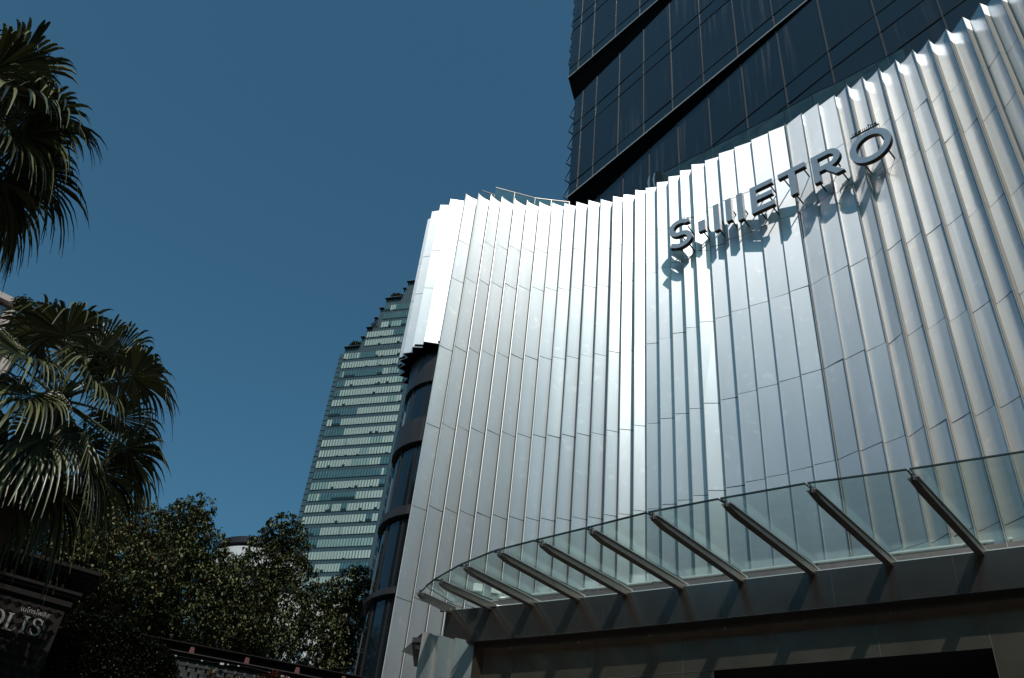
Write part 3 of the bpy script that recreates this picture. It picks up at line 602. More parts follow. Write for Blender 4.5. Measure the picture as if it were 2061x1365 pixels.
for k in range(16):
    z = 27.1+k*1.07
    if z > 35: z += 2.4
    ul = 0 if z < 37 else -.06; ex = .34 if z < 37 else .16
    b = MB()
    rb_ = (rL if z < 28.9 else rM if z < 36.5 else rT)(0)+.04
    A_, B_, C_ = np.array(tw(ul-.02, z+.42, rb_)), np.array(tw(ul-ex, z, rb_)), np.array(tw(ul-.02, z-.42, rb_))
    b.bar(A_, B_, .03, .03, upv=(0, 0, 1)); b.bar(B_, C_, .03, .03); b.bar(np.array(tw(ul-ex+.04, z, rb_)), np.array(tw(ul, z, rb_)), .03, .03, 1)
    A2, B2, C2 = A_+np.r_[-nv*.7, 0], B_+np.r_[-nv*.7, 0], C_+np.r_[-nv*.7, 0]
    b.bar(A2, B2, .03, .03); b.bar(B2, C2, .03, .03); b.bar(B_, B2, .03, .03, 0)
    b.build('side_fin_bracket', [M['cable'], M['tedge']], tower)

# ================================================================== GREEN OFFICE TOWER (far)
SC = 270/110.
r = ray(645, 864); G0 = (r*(270/math.hypot(r[0], r[1])))[:2]
gd = -ray(-6600, 1394)[:2]; gd /= np.linalg.norm(gd); gn = np.array([gd[1], -gd[0]])
if gn@(-G0) < 0: gn = -gn
def gt(u, z, rec=0.): q = G0+gd*u*SC-gn*rec; return (q[0], q[1], z*SC+EYE)
office = thing('office_tower', gt(6, 0, 10)[:2]+(0,), 'far green glass office tower with stepped roof terraces and pale blinds', 'building')
FLH = 1.635; z_top = 81.46
steps = [(.62, 82.56), (2.85, 84.2), (3.33, 85.9), (4.25, 87.65), (4.72, 89.45), (5.3, 91.3), (7.8, 93.0), (8.2, 94.3)]   # (left end of the part reaching that height)
def left_at(z):
    if z <= 81.6: return .0
    l = .62
    for k, (u, h) in enumerate(steps):
        if z <= h: return u
    return 8.2
b = MB(); DEP = 30.
for k, (u, h) in enumerate(steps):
    z0 = 0 if k == 0 else steps[k-1][1]
    b.prism([gt(u, 0, .25)[:2], gt(11.3, 0, .25)[:2], gt(11.3, 0, DEP)[:2], gt(u, 0, DEP)[:2]], z0*SC+EYE, h*SC+EYE)
b.build('spandrel_wall', M['gt_frame'], office)
b = MB(); b.prism([gt(0, 0, .15)[:2], gt(.62, 0, .15)[:2], gt(.62, 0, 22)[:2], gt(0, 0, 22)[:2]], 0, 81.6*SC+EYE); b.build('edge_bay', M['gt_frame'], office)
zr = []; z = 80.42-FLH*30
row = 0; zb0 = 80.5
while zb0 > 38: zr.append(zb0); zb0 -= 1.632
zr = [89.05, 87.47, 85.87, 84.2, 82.6+.08]+zr
nb = 0
for zb1 in sorted(zr):
    u0 = {89.05: 5.45, 87.47: 5.42, 85.87: 5.38, 84.2: 3.5, 82.68: 3.5}.get(round(zb1, 2), .72); u1 = 10.85
    zt1 = zb1+1.02; n_ = int((u1-u0)/.39); b = MB(); us = np.linspace(u0, u1, n_+1)
    mode = random.random(); k = 0; kinds = []
    while k < n_:
        ln = random.choice([1, 2, 3, 4, 6, 8]); w = [.62, .16, .14, .08] if mode < .62 else [.25, .30, .35, .10]
        t_ = random.choices([0, 1, 2, 3], w)[0]; kinds += [t_]*ln; k += ln
    for k in range(n_):
        t_ = kinds[k]; a_, c_ = us[k]+.02, us[k+1]-.02
        if t_ == 0:
            drop = random.choice([0, 0, 0, 0, .12, .3]) if random.random() < .35 else 0
            b.face([gt(a_, zb1+drop), gt(c_, zb1+drop), gt(c_, zt1), gt(a_, zt1)], 0)
            if drop: b.face([gt(a_, zb1), gt(c_, zb1), gt(c_, zb1+drop), gt(a_, zb1+drop)], 3)
        elif t_ == 3: b.face([gt(a_, zb1+.35), gt(c_, zb1+.35), gt(c_, zt1), gt(a_, zt1)], 2); b.face([gt(a_, zb1), gt(c_, zb1), gt(c_, zb1+.35), gt(a_, zb1+.35)], 3)
        else: b.face([gt(a_, zb1), gt(c_, zb1), gt(c_, zt1), gt(a_, zt1)], t_)
    b.build('window_band', [M['gt_b1'], M['gt_b2'], M['gt_b3'], M['gt_b4']], office)
b = MB()
for k in range(29):
    u = .72+k*.39
    zt1 = 82.5
    for (uu, h) in steps:
        if u >= uu: zt1 = h
    b.hexa([gt(u-.012, 40, 0), gt(u+.012, 40, 0), gt(u+.012, 40, -.25), gt(u-.012, 40, -.25), gt(u-.012, zt1, 0), gt(u+.012, zt1, 0), gt(u+.012, zt1, -.25), gt(u-.012, zt1, -.25)])
b.build('mullion_grid', M['gt_mull'], office)
for k, (u, h) in enumerate(steps):
    u2 = steps[k+1][0] if k+1 < len(steps) else 11.3; b = MB()
    b.hexa([gt(u-.12, h, 1), gt(u2, h, 1), gt(u2, h, -.8), gt(u-.12, h, -.8), gt(u-.12, h+.05, 1), gt(u2, h+.05, 1), gt(u2, h+.05, -.8), gt(u-.12, h+.05, -.8)])
    for t_ in np.arange(u, u2, .12): b.bar(gt(t_, h+.04, -.6), gt(t_, h+.22, -.6), .08, .08, upv=(1, 0, 0))
    b.build('terrace_edge', M['gt_mull'], office)
b = MB()
for z in np.arange(44, 81, .815): b.hexa([gt(-.02, z, .1), gt(.6, z, .1), gt(.6, z, .0), gt(-.02, z, .0), gt(-.02, z+.05, .1), gt(.6, z+.05, .1), gt(.6, z+.05, .0), gt(-.02, z+.05, .0)])
b.build('edge_fins', M['gt_mull'], office)
b = MB()
for z in np.arange(42, 84, 1.632):
    b.face([gt(11.3, z, .25), gt(11.9, z, 9), gt(11.9, z+.9, 9), gt(11.3, z+.9, .25)], 0)
b.build('side_window_band', M['gt_b4'], office)
# ------------------------------------------------------------------ leaf makers
def leaf_cloud(C, size, droop=.55, per=7, n_mats=3, w=.25, light=None, weights=(.35, .45, .2)):
    """whorls of pointed leaves around the points C"""
    n = len(C); ang = rng.random((n, 1))*6.283+np.arange(per)[None, :]*6.283/per+rng.normal(0, .35, (n, per)); ln = size*(.7+.6*rng.random((n, per)))
    el = rng.normal(-droop, .4, (n, per))
    d = np.stack([np.cos(ang)*np.cos(el), np.sin(ang)*np.cos(el), np.sin(el)], -1)
    side = np.stack([-np.sin(ang), np.cos(ang), rng.normal(0, .35, (n, per))], -1); side /= np.linalg.norm(side, axis=-1, keepdims=True)
    c = C[:, None, :]+rng.normal(0, size*.25, (n, per, 3)); l = ln[..., None]
    p0 = c; p1 = c+d*l*.5+side*l*w; p2 = c+d*l+np.array([0, 0, -1.])*l*.18; p3 = c+d*l*.5-side*l*w
    V = np.stack([p0, p1, p2, p3], 2).reshape(-1, 3); Fq = np.arange(len(V)).reshape(-1, 4)
    cm = rng.choice(n_mats, size=n, p=weights) if n_mats > 1 else np.zeros(n, int)
    mi = np.where(rng.random((n, per)) < .7, cm[:, None], rng.integers(0, n_mats, (n, per))).ravel()
    return V, Fq, mi
def tree(name, label, lobes, size, dens, mats, trunkxy, group='broadleaf trees behind the rail', weights=(.35, .45, .2), keep_gap=.0):
    base = np.array([trunkxy[0], trunkxy[1], 0.]); root = thing(name, base, label, 'tree', group)
    pts = []
    for (c, rad) in lobes:
        n = int(3.5*dens*rad*rad*12.6); d = rng.normal(size=(n, 3)); d /= np.linalg.norm(d, axis=1)[:, None]
        # lumpy radius: sub-bumps on the lobe
        k = rng.normal(size=(9, 3)); k /= np.linalg.norm(k, axis=1)[:, None]; bump = np.max(d@k.T, axis=1)
        rr = rad*(.74+.30*np.clip((bump-.55)/.45, 0, 1)+rng.normal(0, .05, n))*np.where(rng.random(n) < .68, 1, rng.uniform(.25, .95, n))
        pts.append(c+d*rr[:, None]*np.array([1, 1, .92]))
    C = np.concatenate(pts); V, Fq, mi = leaf_cloud(C, size, weights=weights, n_mats=len(mats))
    np_mesh('crown', V, Fq, mi, mats, root)
    b = MB(); top = np.mean([c for c, _ in lobes], axis=0)
    b.tube([base, base*.6+top*.4+np.array([.1, 0, -.6]), top], [.28, .2, .1], 9)
    for c, rad in lobes: b.tube([base*.55+top*.45, (top+c)/2+np.array([0, 0, -.3]), c], [.13, .08, .03], 6)
    b.build('trunk', M['bark'], root, smooth=True)
    b = MB()
    return root
def lobe(x, y, rpx, D):
    p = atD(x, y, D); dist = np.linalg.norm(p-np.array([0, 0, EYE])); return (p, rpx*dist/F)
LM = [M['leaf_a'], M['leaf_b'], M['leaf_c']]
tree('broadleaf_tree', 'wide leafy tree behind the palm, its crown sloping down to the right', [lobe(215, 1010, 62, 21), lobe(255, 1065, 66, 21), lobe(150, 1070, 85, 20.5), lobe(60, 1075, 85, 20.5), lobe(-30, 1060, 80, 20.5), lobe(205, 1140, 85, 20), lobe(110, 1150, 70, 20.5), lobe(290, 1130, 70, 21), lobe(235, 1210, 70, 20.5)], .094, 17, LM+[M['leaf_red']], atD(150, 1200, 21)[:2], weights=(.3, .42, .25, .03))
tree('broadleaf_tree', 'tall dark tree with a pointed crown left of the white drum building', [lobe(396, 1030, 36, 23), lobe(372, 1065, 52, 23), lobe(330, 1095, 62, 23), lobe(395, 1110, 58, 22.6), lobe(350, 1160, 70, 22.5), lobe(300, 1195, 60, 22), lobe(420, 1185, 62, 22.5), lobe(370, 1245, 66, 22), lobe(300, 1265, 48, 22)], .094, 17, LM, atD(360, 1250, 22.8)[:2], weights=(.4, .45, .15))
tree('broadleaf_tree', 'dark tree with a rounded crown in front of the green tower foot', [lobe(575, 1072, 40, 24), lobe(560, 1110, 58, 24), lobe(520, 1150, 55, 23.6), lobe(590, 1160, 50, 23.6), lobe(480, 1200, 62, 23), lobe(560, 1225, 64, 23), lobe(460, 1265, 60, 22.5), lobe(540, 1290, 62, 22.5)], .094, 14.5, LM, atD(545, 1270, 23.5)[:2], weights=(.42, .45, .13))
tree('broadleaf_tree', 'low dark tree crown against the curved glass corner', [lobe(722, 1165, 34, 25), lobe(700, 1200, 50, 25), lobe(660, 1215, 45, 25), lobe(740, 1240, 45, 25), lobe(690, 1275, 52, 24.5), lobe(640, 1290, 50, 24), lobe(720, 1330, 45, 24.5), lobe(650, 1345, 42, 24)], .094, 15, LM, atD(690, 1290, 25)[:2], weights=(.42, .45, .13))
tree('broadleaf_tree', 'shaded tree standing between the round crown and the pointed crown', [lobe(440, 1150, 46, 27), lobe(480, 1240, 60, 27), lobe(420, 1300, 60, 27), lobe(530, 1320, 60, 27), lobe(620, 1250, 55, 27)], .094, 15, LM, atD(470, 1290, 27)[:2], weights=(.5, .42, .08))
tree('broadleaf_tree', 'deeply shaded tree low behind the hedge and the sign wall', [lobe(170, 1210, 70, 24), lobe(240, 1270, 60, 24), lobe(310, 1300, 55, 24.5), lobe(370, 1310, 50, 25), lobe(100, 1230, 70, 24), lobe(200, 1180, 60, 25)], .094, 20, LM, atD(215, 1290, 24.5)[:2], weights=(.6, .35, .05))
# small roof trees of the office tower
for (u, h, s_, lab) in ((1.95, 82.7, 2.5, 'small bushy tree on the lowest roof terrace of the green tower'), (6.7, 91.4, 2.5, 'round dark shrub tree on the upper roof terrace of the green tower')):
    p = np.array(gt(u, h, 1.5)); root = thing('terrace_tree', p, lab, 'tree', 'trees on the roof terraces')
    d = rng.normal(size=(420, 3)); d /= np.linalg.norm(d, axis=1)[:, None]; C = p+np.array([0, 0, 1.9])+d*np.array([s_, 1.5, 1.5])*rng.uniform(.3, 1, (420, 1))
    V, Fq, mi = leaf_cloud(C, .5, per=6, n_mats=3); np_mesh('crown', V, Fq, mi, LM, root)
    b = MB(); b.tube([p, p+np.array([0, 0, 1.8])], [.15, .1], 6); b.build('trunk', M['bark'], root)
p = np.array(gt(4.35, 86.2, .5)); root = thing('terrace_shrub', p, 'brown leafed shrub on a middle step of the green tower', 'plant')
d = rng.normal(size=(160, 3)); C = p+np.array([0, 0, .8])+d*np.array([.8, .5, .8]); V, Fq, mi = leaf_cloud(C, .35, per=6, n_mats=2, weights=(.5, .5)); np_mesh('foliage', V, Fq, mi, [M['leaf_red'], M['leaf_a']], root)

# ================================================================== PALMS
def fan_leaf(hub, petdir, plen, R, seed, dry=False, tilt=0.):
    rg = np.random.default_rng(seed); petdir = petdir/np.linalg.norm(petdir)
    side = np.cross(petdir, (0, 0, 1.)); side /= max(1e-6, np.linalg.norm(side)); nor = np.cross(side, petdir)
    # petiole curves down with its own weight
    pts = [hub+petdir*plen*t+np.array([0, 0, -.16*plen*t*t]) for t in np.linspace(0, 1, 6)]
    end = pts[-1]; ax = pts[-1]-pts[-2]; ax /= np.linalg.norm(ax); ax = ax+np.array([0, 0, -.20-tilt]); ax /= np.linalg.norm(ax)
    side = np.cross(ax, (0, 0, 1.)); side /= max(1e-6, np.linalg.norm(side)); nor = np.cross(side, ax)
    roll = rg.normal(0, .35); side, nor = side*math.cos(roll)+nor*math.sin(roll), nor*math.cos(roll)-side*math.sin(roll)
    V = []; Fq = []; mi = []; nseg = 46
    for k in range(nseg):
        a = math.radians(-148+296*k/(nseg-1))+rg.normal(0, .012); ca = math.cos(a); sa = math.sin(a)
        d = ax*ca+side*sa + nor*(.30*abs(sa)+.10); d /= np.linalg.norm(d)
        L = R*(.80+.22*ca)*(1+rg.normal(0, .05)); sp = np.cross(d, nor); sp /= np.linalg.norm(sp)
        split = .50+rg.normal(0, .05); dr = (.34+rg.random()*.26)*(1.5 if dry else 1)
        ts = [0, .25, .5, .66, .8, .92, 1.0]; hw = math.radians(296/(nseg-1))*.5
        base = len(V); tw_ = rg.normal(0, .5)
        for t in ts:
            w = L*t*math.tan(hw)*1.02 if t <= split else L*split*math.tan(hw)*(1-t)/(1-split)*1.0+.004
            dz = -dr*L*max(0, t-split*.9)**2*3.0
            c = end+d*L*(t if t < split else split+(t-split)*(1-.38*(t-split)))+np.array([0, 0, dz])
            s2 = sp*math.cos(tw_*max(0, t-split))+nor*math.sin(tw_*max(0, t-split))
            V += [c-s2*w, c-nor*w*.75*(1 if k % 2 else 1), c+s2*w]
        m_ = rg.choice([0, 1, 2], p=[.46, .30, .24]) if not dry else 3
        for q in range(len(ts)-1):
            o_ = base+q*3; Fq += [(o_, o_+1, o_+4, o_+3), (o_+1, o_+2, o_+5, o_+4)]; mi += [m_, m_]
    return pts, V, Fq, mi
def palm(name, label, crown, n, plen, R, seed, lean=(0, 0), skirt=6, low=-62):
    rg = np.random.default_rng(seed); base = np.array([crown[0]-lean[0], crown[1]-lean[1], 0]); root = thing(name, base, label, 'palm tree', 'fan palms on the left')
    b = MB(); zc = crown[2]
    zs = np.linspace(0, 1, 26); pts = [base+(crown-base)*t for t in zs]; rad = [.20-.05*t+.012*(k % 2) for k, t in enumerate(zs)]
    b.tube(pts, rad, 12); tr = b.build('trunk', M['palm_bark'], root, smooth=True)
    for k in range(n):
        f = (k+.5)/n; az = k*2.39996+rg.normal(0, .15); el = math.radians(84-(84-low)*f**.95)+rg.normal(0, .09)
        pd = np.array([math.cos(az)*math.cos(el), math.sin(az)*math.cos(el), math.sin(el)])
        dry = k >= n-skirt and skirt > 0 and (k % 2 == 0)
        pts, V, Fq, mi = fan_leaf(crown+pd*.08, pd, plen*(.8+.4*rg.random())*(1 if not dry else .5), R*(.9+.2*rg.random()), seed*1000+k, dry, tilt=.35*f)
        o = np_mesh('fan_leaf', np.array(V), np.array(Fq), np.array(mi), [M['palm_a'], M['palm_b'], M['palm_c'], M['palm_dry']], root)
        pb = MB(); pb.tube(pts, [.022, .018, .015, .013, .011, .010], 6); pb.build('petiole', M['palm_a'] if not dry else M['palm_dry'], o)
    b = MB()
    for k in range(26):
        az = rg.random()*6.28; z0 = zc-rg.random()*.9; r0 = .16; o_ = np.array([crown[0], crown[1], z0]); dd = np.array([math.cos(az), math.sin(az), 0])
        b.face([o_+dd*r0-np.array([0, 0, .25]), o_+dd*(r0+.03)+np.cross(dd, (0, 0, 1))*.07-np.array([0, 0, .25]), o_+dd*(r0+.12)+np.cross(dd, (0, 0, 1))*.05+np.array([0, 0, .12]), o_+dd*(r0+.1)+np.array([0, 0, .15])])
    b.build('leaf_bases', M['palm_dry'], root)
palm('fan_palm', 'fan palm with a full round crown in front of the leafy trees', atD(118, 806, 11), 36, .82, .78, 3, lean=(.1, .1), skirt=0, low=-80)
palm('fan_palm', 'taller fan palm cut off by the left edge, high above the other palm', atD(-66, 240, 11), 40, .86, 1.02, 5, lean=(.15, .1), skirt=12, low=-86)

# ================================================================== SIGN WALL, HEDGE, RAIL
DW = 14.
wa, wb = atD(-60, 1094, DW), atD(180, 1158, DW); ztop = (wa[2]+wb[2])/2; wt = (wb-wa)[:2]; wlen = np.linalg.norm(wt); wt /= wlen; wnv = np.array([wt[1], -wt[0]])
def wp(u, z, d_=0.): q = wb[:2]-wt*u+wnv*d_; return (q[0], q[1], z)      # u from the right end to the left, d toward the camera
wall = thing('sign_wall', wp(1, 0), 'shade-darkened brown stone wall with raised diamond tiles, stepped cornice and metal letters', 'wall')
b = MB(); b.hexa([wp(.12, 0, 0), wp(3.2, 0, 0), wp(3.2, 0, -.6), wp(.12, 0, -.6), wp(.12, ztop-.5, 0), wp(3.2, ztop-.5, 0), wp(3.2, ztop-.5, -.6), wp(.12, ztop-.5, -.6)])
s = .13; nz = int((ztop-.55)/s)
for iz in range(nz-22, nz):
    for iu in range(0, 23):
        u0 = .13+iu*s+(s/2 if iz % 2 else 0); z0 = ztop-.55-(nz-iz)*s
        c_ = wp(u0+s/2, z0+s*.62, .05); A_ = wp(u0, z0+s/2, .003); B_ = wp(u0+s/2, z0, .003); C_ = wp(u0+s, z0+s/2, .003); D_ = wp(u0+s/2, z0+s, .003)
        for f_ in ((A_, B_, c_), (B_, C_, c_), (C_, D_, c_), (D_, A_, c_)): b.face(f_)
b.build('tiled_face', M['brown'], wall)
b = MB()
for z0, z1, o_ in ((.0, .05, .26), (.055, .10, .22), (.105, .14, .17), (.30, .34, .12), (.345, .38, .09), (.43, .50, .05)):
    b.hexa([wp(.12-o_, ztop-z1, o_), wp(3.2, ztop-z1, o_), wp(3.2, ztop-z1, -.6), wp(.12-o_, ztop-z1, -.6), wp(.12-o_, ztop-z0, o_), wp(3.2, ztop-z0, o_), wp(3.2, ztop-z0, -.6), wp(.12-o_, ztop-z0, -.6)])
b.hexa([wp(.14, ztop-.5, .0), wp(3.2, ztop-.5, .0), wp(3.2, ztop-.5, -.5), wp(.14, ztop-.5, -.5), wp(.14, ztop-.13, .0), wp(3.2, ztop-.13, .0), wp(3.2, ztop-.13, -.5), wp(.14, ztop-.13, -.5)])
for u in (.28, .36, .44, .95, 1.03, 1.11, 1.6, 1.68): b.bar(wp(u, ztop-.30, .06), wp(u, ztop-.145, .10), .03, .06, upv=(wnv[0], wnv[1], 0))
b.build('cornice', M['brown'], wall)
def glyph(nm, strips, polys, u0, z0, hgt):
    mb = MB()
    def P3(x, y, d_): return wp(u0-x*hgt, z0+y*hgt, d_)
    for ol in polys:
        k = len(ol); b0 = len(mb.v); mb.v += [P3(x, y, .075) for x, y in ol]+[P3(x, y, .045) for x, y in ol]
        mb.f.append(tuple(b0+i for i in range(k))); mb.f.append(tuple(b0+k+i for i in reversed(range(k)))); mb.m += [0, 0]
        for i in range(k): mb.f.append((b0+i, b0+(i+1) % k, b0+k+(i+1) % k, b0+k+i)); mb.m.append(0)
    for L_, R_ in strips:
        for i in range(len(L_)-1):
            mb.hexa([P3(*L_[i], .045), P3(*R_[i], .045), P3(*R_[i+1], .045), P3(*L_[i+1], .045), P3(*L_[i], .075), P3(*R_[i], .075), P3(*R_[i+1], .075), P3(*L_[i+1], .075)])
    return mb.build(nm, M['gold'], wall)
def on_wall(x, y):
    r_ = ray(x, y); k = (wnv@(wb[:2]+wnv*.07))/(wnv@r_[:2]); q = r_*k; return (wb[:2]-q[:2])@wt, q[2]+EYE
uS, zS = on_wall(56, 1276); uS2, zS2 = on_wall(78, 1247); hg = zS2-zS+.01
uI, zI = on_wall(35, 1272); uL, zL = on_wall(3, 1265)
sbar = lambda x0, w, y0, y1: [(x0, y0), (x0+w, y0), (x0+w, y1), (x0, y1)]
serif = lambda x0, x1, y, s_: [(x0, y), (x1, y), ((x0+x1)/2+.11, y+.07*s_), ((x0+x1)/2-.11, y+.07*s_)]
glyph('letter_i', [], [sbar(.11, .16, .03, .97), serif(0, .38, 0, 1), serif(0, .38, 1, -1)], uI, zI, hg)
glyph('letter_l', [], [sbar(.11, .16, .03, .97), serif(0, .38, 1, -1), [(0, 0), (.62, 0), (.70, .26), (.66, .26), (.52, .07), (.27, .06), (0, .03)]], uL, zL, hg)
pth = [(.50, .72)]+arcp(.28, .76, .22, .20, 10, 230, 12)+arcp(.30, .26, .23, .24, 60, -150, 12)+[(.03, .26)]
wd = [.02, .03]+[.05+.09*math.sin(math.pi*min(1, k/12)) for k in range(12)]+[.15-.10*(k/12) for k in range(13)]+[.02]
L_, R_ = stroke(pth, wd[:len(pth)]+[.03]*(len(pth)-len(wd))); glyph('letter_s', [(L_.tolist(), R_.tolist())], [[(.49, .66), (.54, .66), (.54, .95), (.50, .95)], [(.0, .03), (.05, .03), (.05, .34), (.01, .34)]], uS, zS, hg)
aa = arcp(.38, .5, .36, .47, 0, 360, 36); wd = [.07+.10*abs(math.cos(math.radians(10*k))) for k in range(37)]
L_, R_ = stroke(aa, wd); L_[-1] = L_[0]; R_[-1] = R_[0]; uO, zO = on_wall(7, 1250); glyph('letter_o', [(L_.tolist(), R_.tolist())], [], uO+hg*.84, zL+.012, hg)
ut, zt3 = on_wall(70, 1236); q = wp(ut, zt3, .06)
text_mesh('เมโทรโพลิส', .085, 'thai_lettering', M['gold'], wall, Matrix(((wt[0], 0, wnv[0], q[0]), (wt[1], 0, wnv[1], q[1]), (0, 1, 0, q[2]), (0, 0, 0, 1))), .01)
# hedge: clipped box of small leaves
prof = [(120, 1222), (160, 1226), (205, 1238), (250, 1252), (300, 1284), (340, 1306), (358, 1335), (362, 1385)]
hp = [atD(x, y, 15.) for x, y in prof]; hroot = thing('hedge', (hp[3][0], hp[3][1], 0), 'clipped dark green hedge with a lit top edge beside the brown sign wall', 'hedge')
pts = []
for k in range(len(hp)-1):
    a_, b_ = hp[k], hp[k+1]; L = np.linalg.norm((b_-a_)[:2])
    n_ = int(900*max(L, .12))
    t = rng.random(n_); top = a_[None]+(b_-a_)[None]*t[:, None]; rad_ = top[:, :2]/np.linalg.norm(top[:, :2], axis=1)[:, None]
    dep = rng.random(n_)*1.2; lump = .03*np.sin(top[:, 0]*9)+.03*np.sin(top[:, 1]*13); P_ = top.copy(); P_[:, :2] += rad_*dep[:, None]; P_[:, 2] += lump+rng.normal(0, .02, n_); pts.append(P_)
    n2 = int(6500*max(L, .08)); t = rng.random(n2); P_ = a_[None]+(b_-a_)[None]*t[:, None]; P_[:, 2] -= rng.random(n2)*2.6; rad_ = P_[:, :2]/np.linalg.norm(P_[:, :2], axis=1)[:, None]; P_[:, :2] += rad_*(np.abs(rng.normal(0, .05, n2))+.04*np.sin(P_[:, 2]*7+P_[:, 0]*5))[:, None]; pts.append(P_)
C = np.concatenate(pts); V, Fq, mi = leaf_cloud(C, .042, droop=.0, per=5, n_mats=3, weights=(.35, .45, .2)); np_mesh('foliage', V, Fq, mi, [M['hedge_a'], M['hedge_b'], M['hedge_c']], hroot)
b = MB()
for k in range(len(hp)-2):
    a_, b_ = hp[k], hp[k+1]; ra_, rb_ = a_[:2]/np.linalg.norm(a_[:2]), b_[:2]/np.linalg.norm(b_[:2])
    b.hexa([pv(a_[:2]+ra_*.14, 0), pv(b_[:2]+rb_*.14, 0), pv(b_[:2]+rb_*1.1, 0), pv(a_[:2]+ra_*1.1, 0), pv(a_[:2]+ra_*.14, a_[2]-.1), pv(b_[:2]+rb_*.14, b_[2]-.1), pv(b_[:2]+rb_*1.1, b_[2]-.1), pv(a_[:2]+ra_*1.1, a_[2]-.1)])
b.build('hedge_shade_core', M['core'], hroot)  # solid near-black filler, its colour stands for shade between the leaves
# rail beam, green wall with studs
RD = 18.; ra, rb = atD(255, 1267, RD), atD(745, 1378, RD); zr_ = (ra[2]+rb[2])/2
rt = (rb-ra)[:2]; rl = np.linalg.norm(rt); rt /= rl; rn = np.array([rt[1], -rt[0]])
def rp(u, z, d_=0.): q = ra[:2]+rt*u+rn*d_; return (q[0], q[1], z)
gw = thing('planted_wall', rp(2, 0), 'dark green garden wall dotted with grey studs under the red beam', 'wall')
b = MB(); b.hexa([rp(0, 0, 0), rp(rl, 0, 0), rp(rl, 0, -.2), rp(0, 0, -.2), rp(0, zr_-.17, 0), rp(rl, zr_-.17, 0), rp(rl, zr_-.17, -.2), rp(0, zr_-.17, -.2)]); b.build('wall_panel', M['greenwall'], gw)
cnt = 0
for iu in range(30):
    for iz in range(9):
        u = .75+iu*.17+(.0 if iz % 2 else .085)-iz*.02; z = zr_-.36-iz*.105
        if cnt < 98 and u < 3.4 and iz < 8:
            b = MB(); b.hexa([rp(u, z, .0), rp(u+.035, z, .0), rp(u+.035, z-.005, .06), rp(u, z-.005, .06), rp(u, z+.06, .0), rp(u+.035, z+.06, .0), rp(u+.035, z+.05, .06), rp(u, z+.05, .06)]); b.build('stud', M['stud'], gw); cnt += 1
beam = thing('red_steel_beam', rp(2, zr_-.15), 'long dark red steel beam running along the top of the green wall', 'beam')
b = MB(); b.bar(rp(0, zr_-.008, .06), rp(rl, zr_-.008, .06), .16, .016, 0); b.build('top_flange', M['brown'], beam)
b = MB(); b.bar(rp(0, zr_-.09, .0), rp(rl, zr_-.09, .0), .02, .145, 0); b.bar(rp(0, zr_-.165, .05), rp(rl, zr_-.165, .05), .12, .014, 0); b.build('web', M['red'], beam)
for x, y in ((388, 1305), (497.5, 1328), (598, 1349.5), (291, 1283), (690, 1370)):
    r_ = ray(x, y); k = (rn@(ra[:2]+rn*.05))/(rn@r_[:2]); u = ((r_*k)[:2]-ra[:2])@rt
    b = MB(); b.hexa([rp(u-.045, zr_-.155, .012), rp(u+.045, zr_-.155, .012), rp(u+.045, zr_-.155, .11), rp(u-.045, zr_-.155, .11), rp(u-.03, zr_-.02, .012), rp(u+.03, zr_-.02, .012), rp(u+.03, zr_-.02, .11), rp(u-.03, zr_-.02, .11)]); b.build('stiffener_plate', M['red2'], beam)
sl_ = thing('string_lights', rp(2, zr_-.25, .12), 'thin cable with tiny pale bulbs hanging below the red beam', 'string lights')
b = MB(); cp = [rp(u, zr_-.2-.05*abs(math.sin(u*1.4))-.02*u*.2, .10) for u in np.linspace(.6, rl-.3, 40)]; b.tube(cp, .006, 5); b.build('cable', M['cable'], sl_)
for k in (4, 9, 14, 16, 22, 26, 29, 31): b = MB(); b.box(np.array(cp[k])-.014, np.array(cp[k])+np.array([.014, .014, .006])); b.build('bulb', M['cap'], sl_)
for k in (13, 25): b = MB(); b.box(np.array(cp[k])-np.array([.05, .02, .025]), np.array(cp[k])+np.array([.02, .02, .01])); b.build('junction_box', M['cap'], sl_)
# spiky plants in front of the green wall
def spiky(x, y, D, sc, m, lab, cat='plant'):
    p = atD(x, y, D); root = thing('bromeliad', (p[0], p[1], 0), lab, cat, 'spiky plants by the green wall'); rg = np.random.default_rng(int(x)); V = []; Fq = []
    for k in range(34):
        az = rg.random()*6.28; el = rg.uniform(.1, 1.35); L = sc*rg.uniform(.7, 1.2); w = .022*sc/.35
        hor = np.array([math.cos(az), math.sin(az), 0]); sd = np.array([-math.sin(az), math.cos(az), 0])
        prev = None
        for t in (0, .35, .7, 1):
            c_ = p+hor*L*t*math.cos(el)+np.array([0, 0, L*t*math.sin(el)-L*.35*t*t]); ww = w*(1-t**2)+.001
            V += [c_-sd*ww, c_+sd*ww]
            if prev is not None: Fq.append((prev, prev+1, len(V)-1, len(V)-2))
            prev = len(V)-2
    np_mesh('rosette', np.array(V), np.array(Fq), np.zeros(len(Fq)), [m], root)
    b = MB(); b.tube([(p[0], p[1], 0), p], [.03, .05], 7); b.build('stem', M['bark'], root)
for x, y, D, sc, m, lab in ((425, 1362, 17.2, .24, 'brom_y', 'straw coloured spiky plant at the left of the row'), (455, 1380, 17.0, .26, 'brom_y', 'straw coloured spiky plant low beside the studs'), (480, 1372, 17.3, .20, 'brom_y', 'smallest straw coloured spiky plant, next to the rust ones'),
    (520, 1376, 17.1, .26, 'brom_r', 'rust red spiky plant, first of the red ones'), (548, 1366, 17.3, .30, 'brom_r', 'largest rust red spiky plant under the red beam'), (575, 1376, 17.1, .24, 'brom_r', 'rust red spiky plant right of the largest one'), (612, 1383, 17.2, .24, 'brom_r', 'rust red spiky plant at the right end of the row')):
    spiky(x, y, D, sc, M[m], lab)
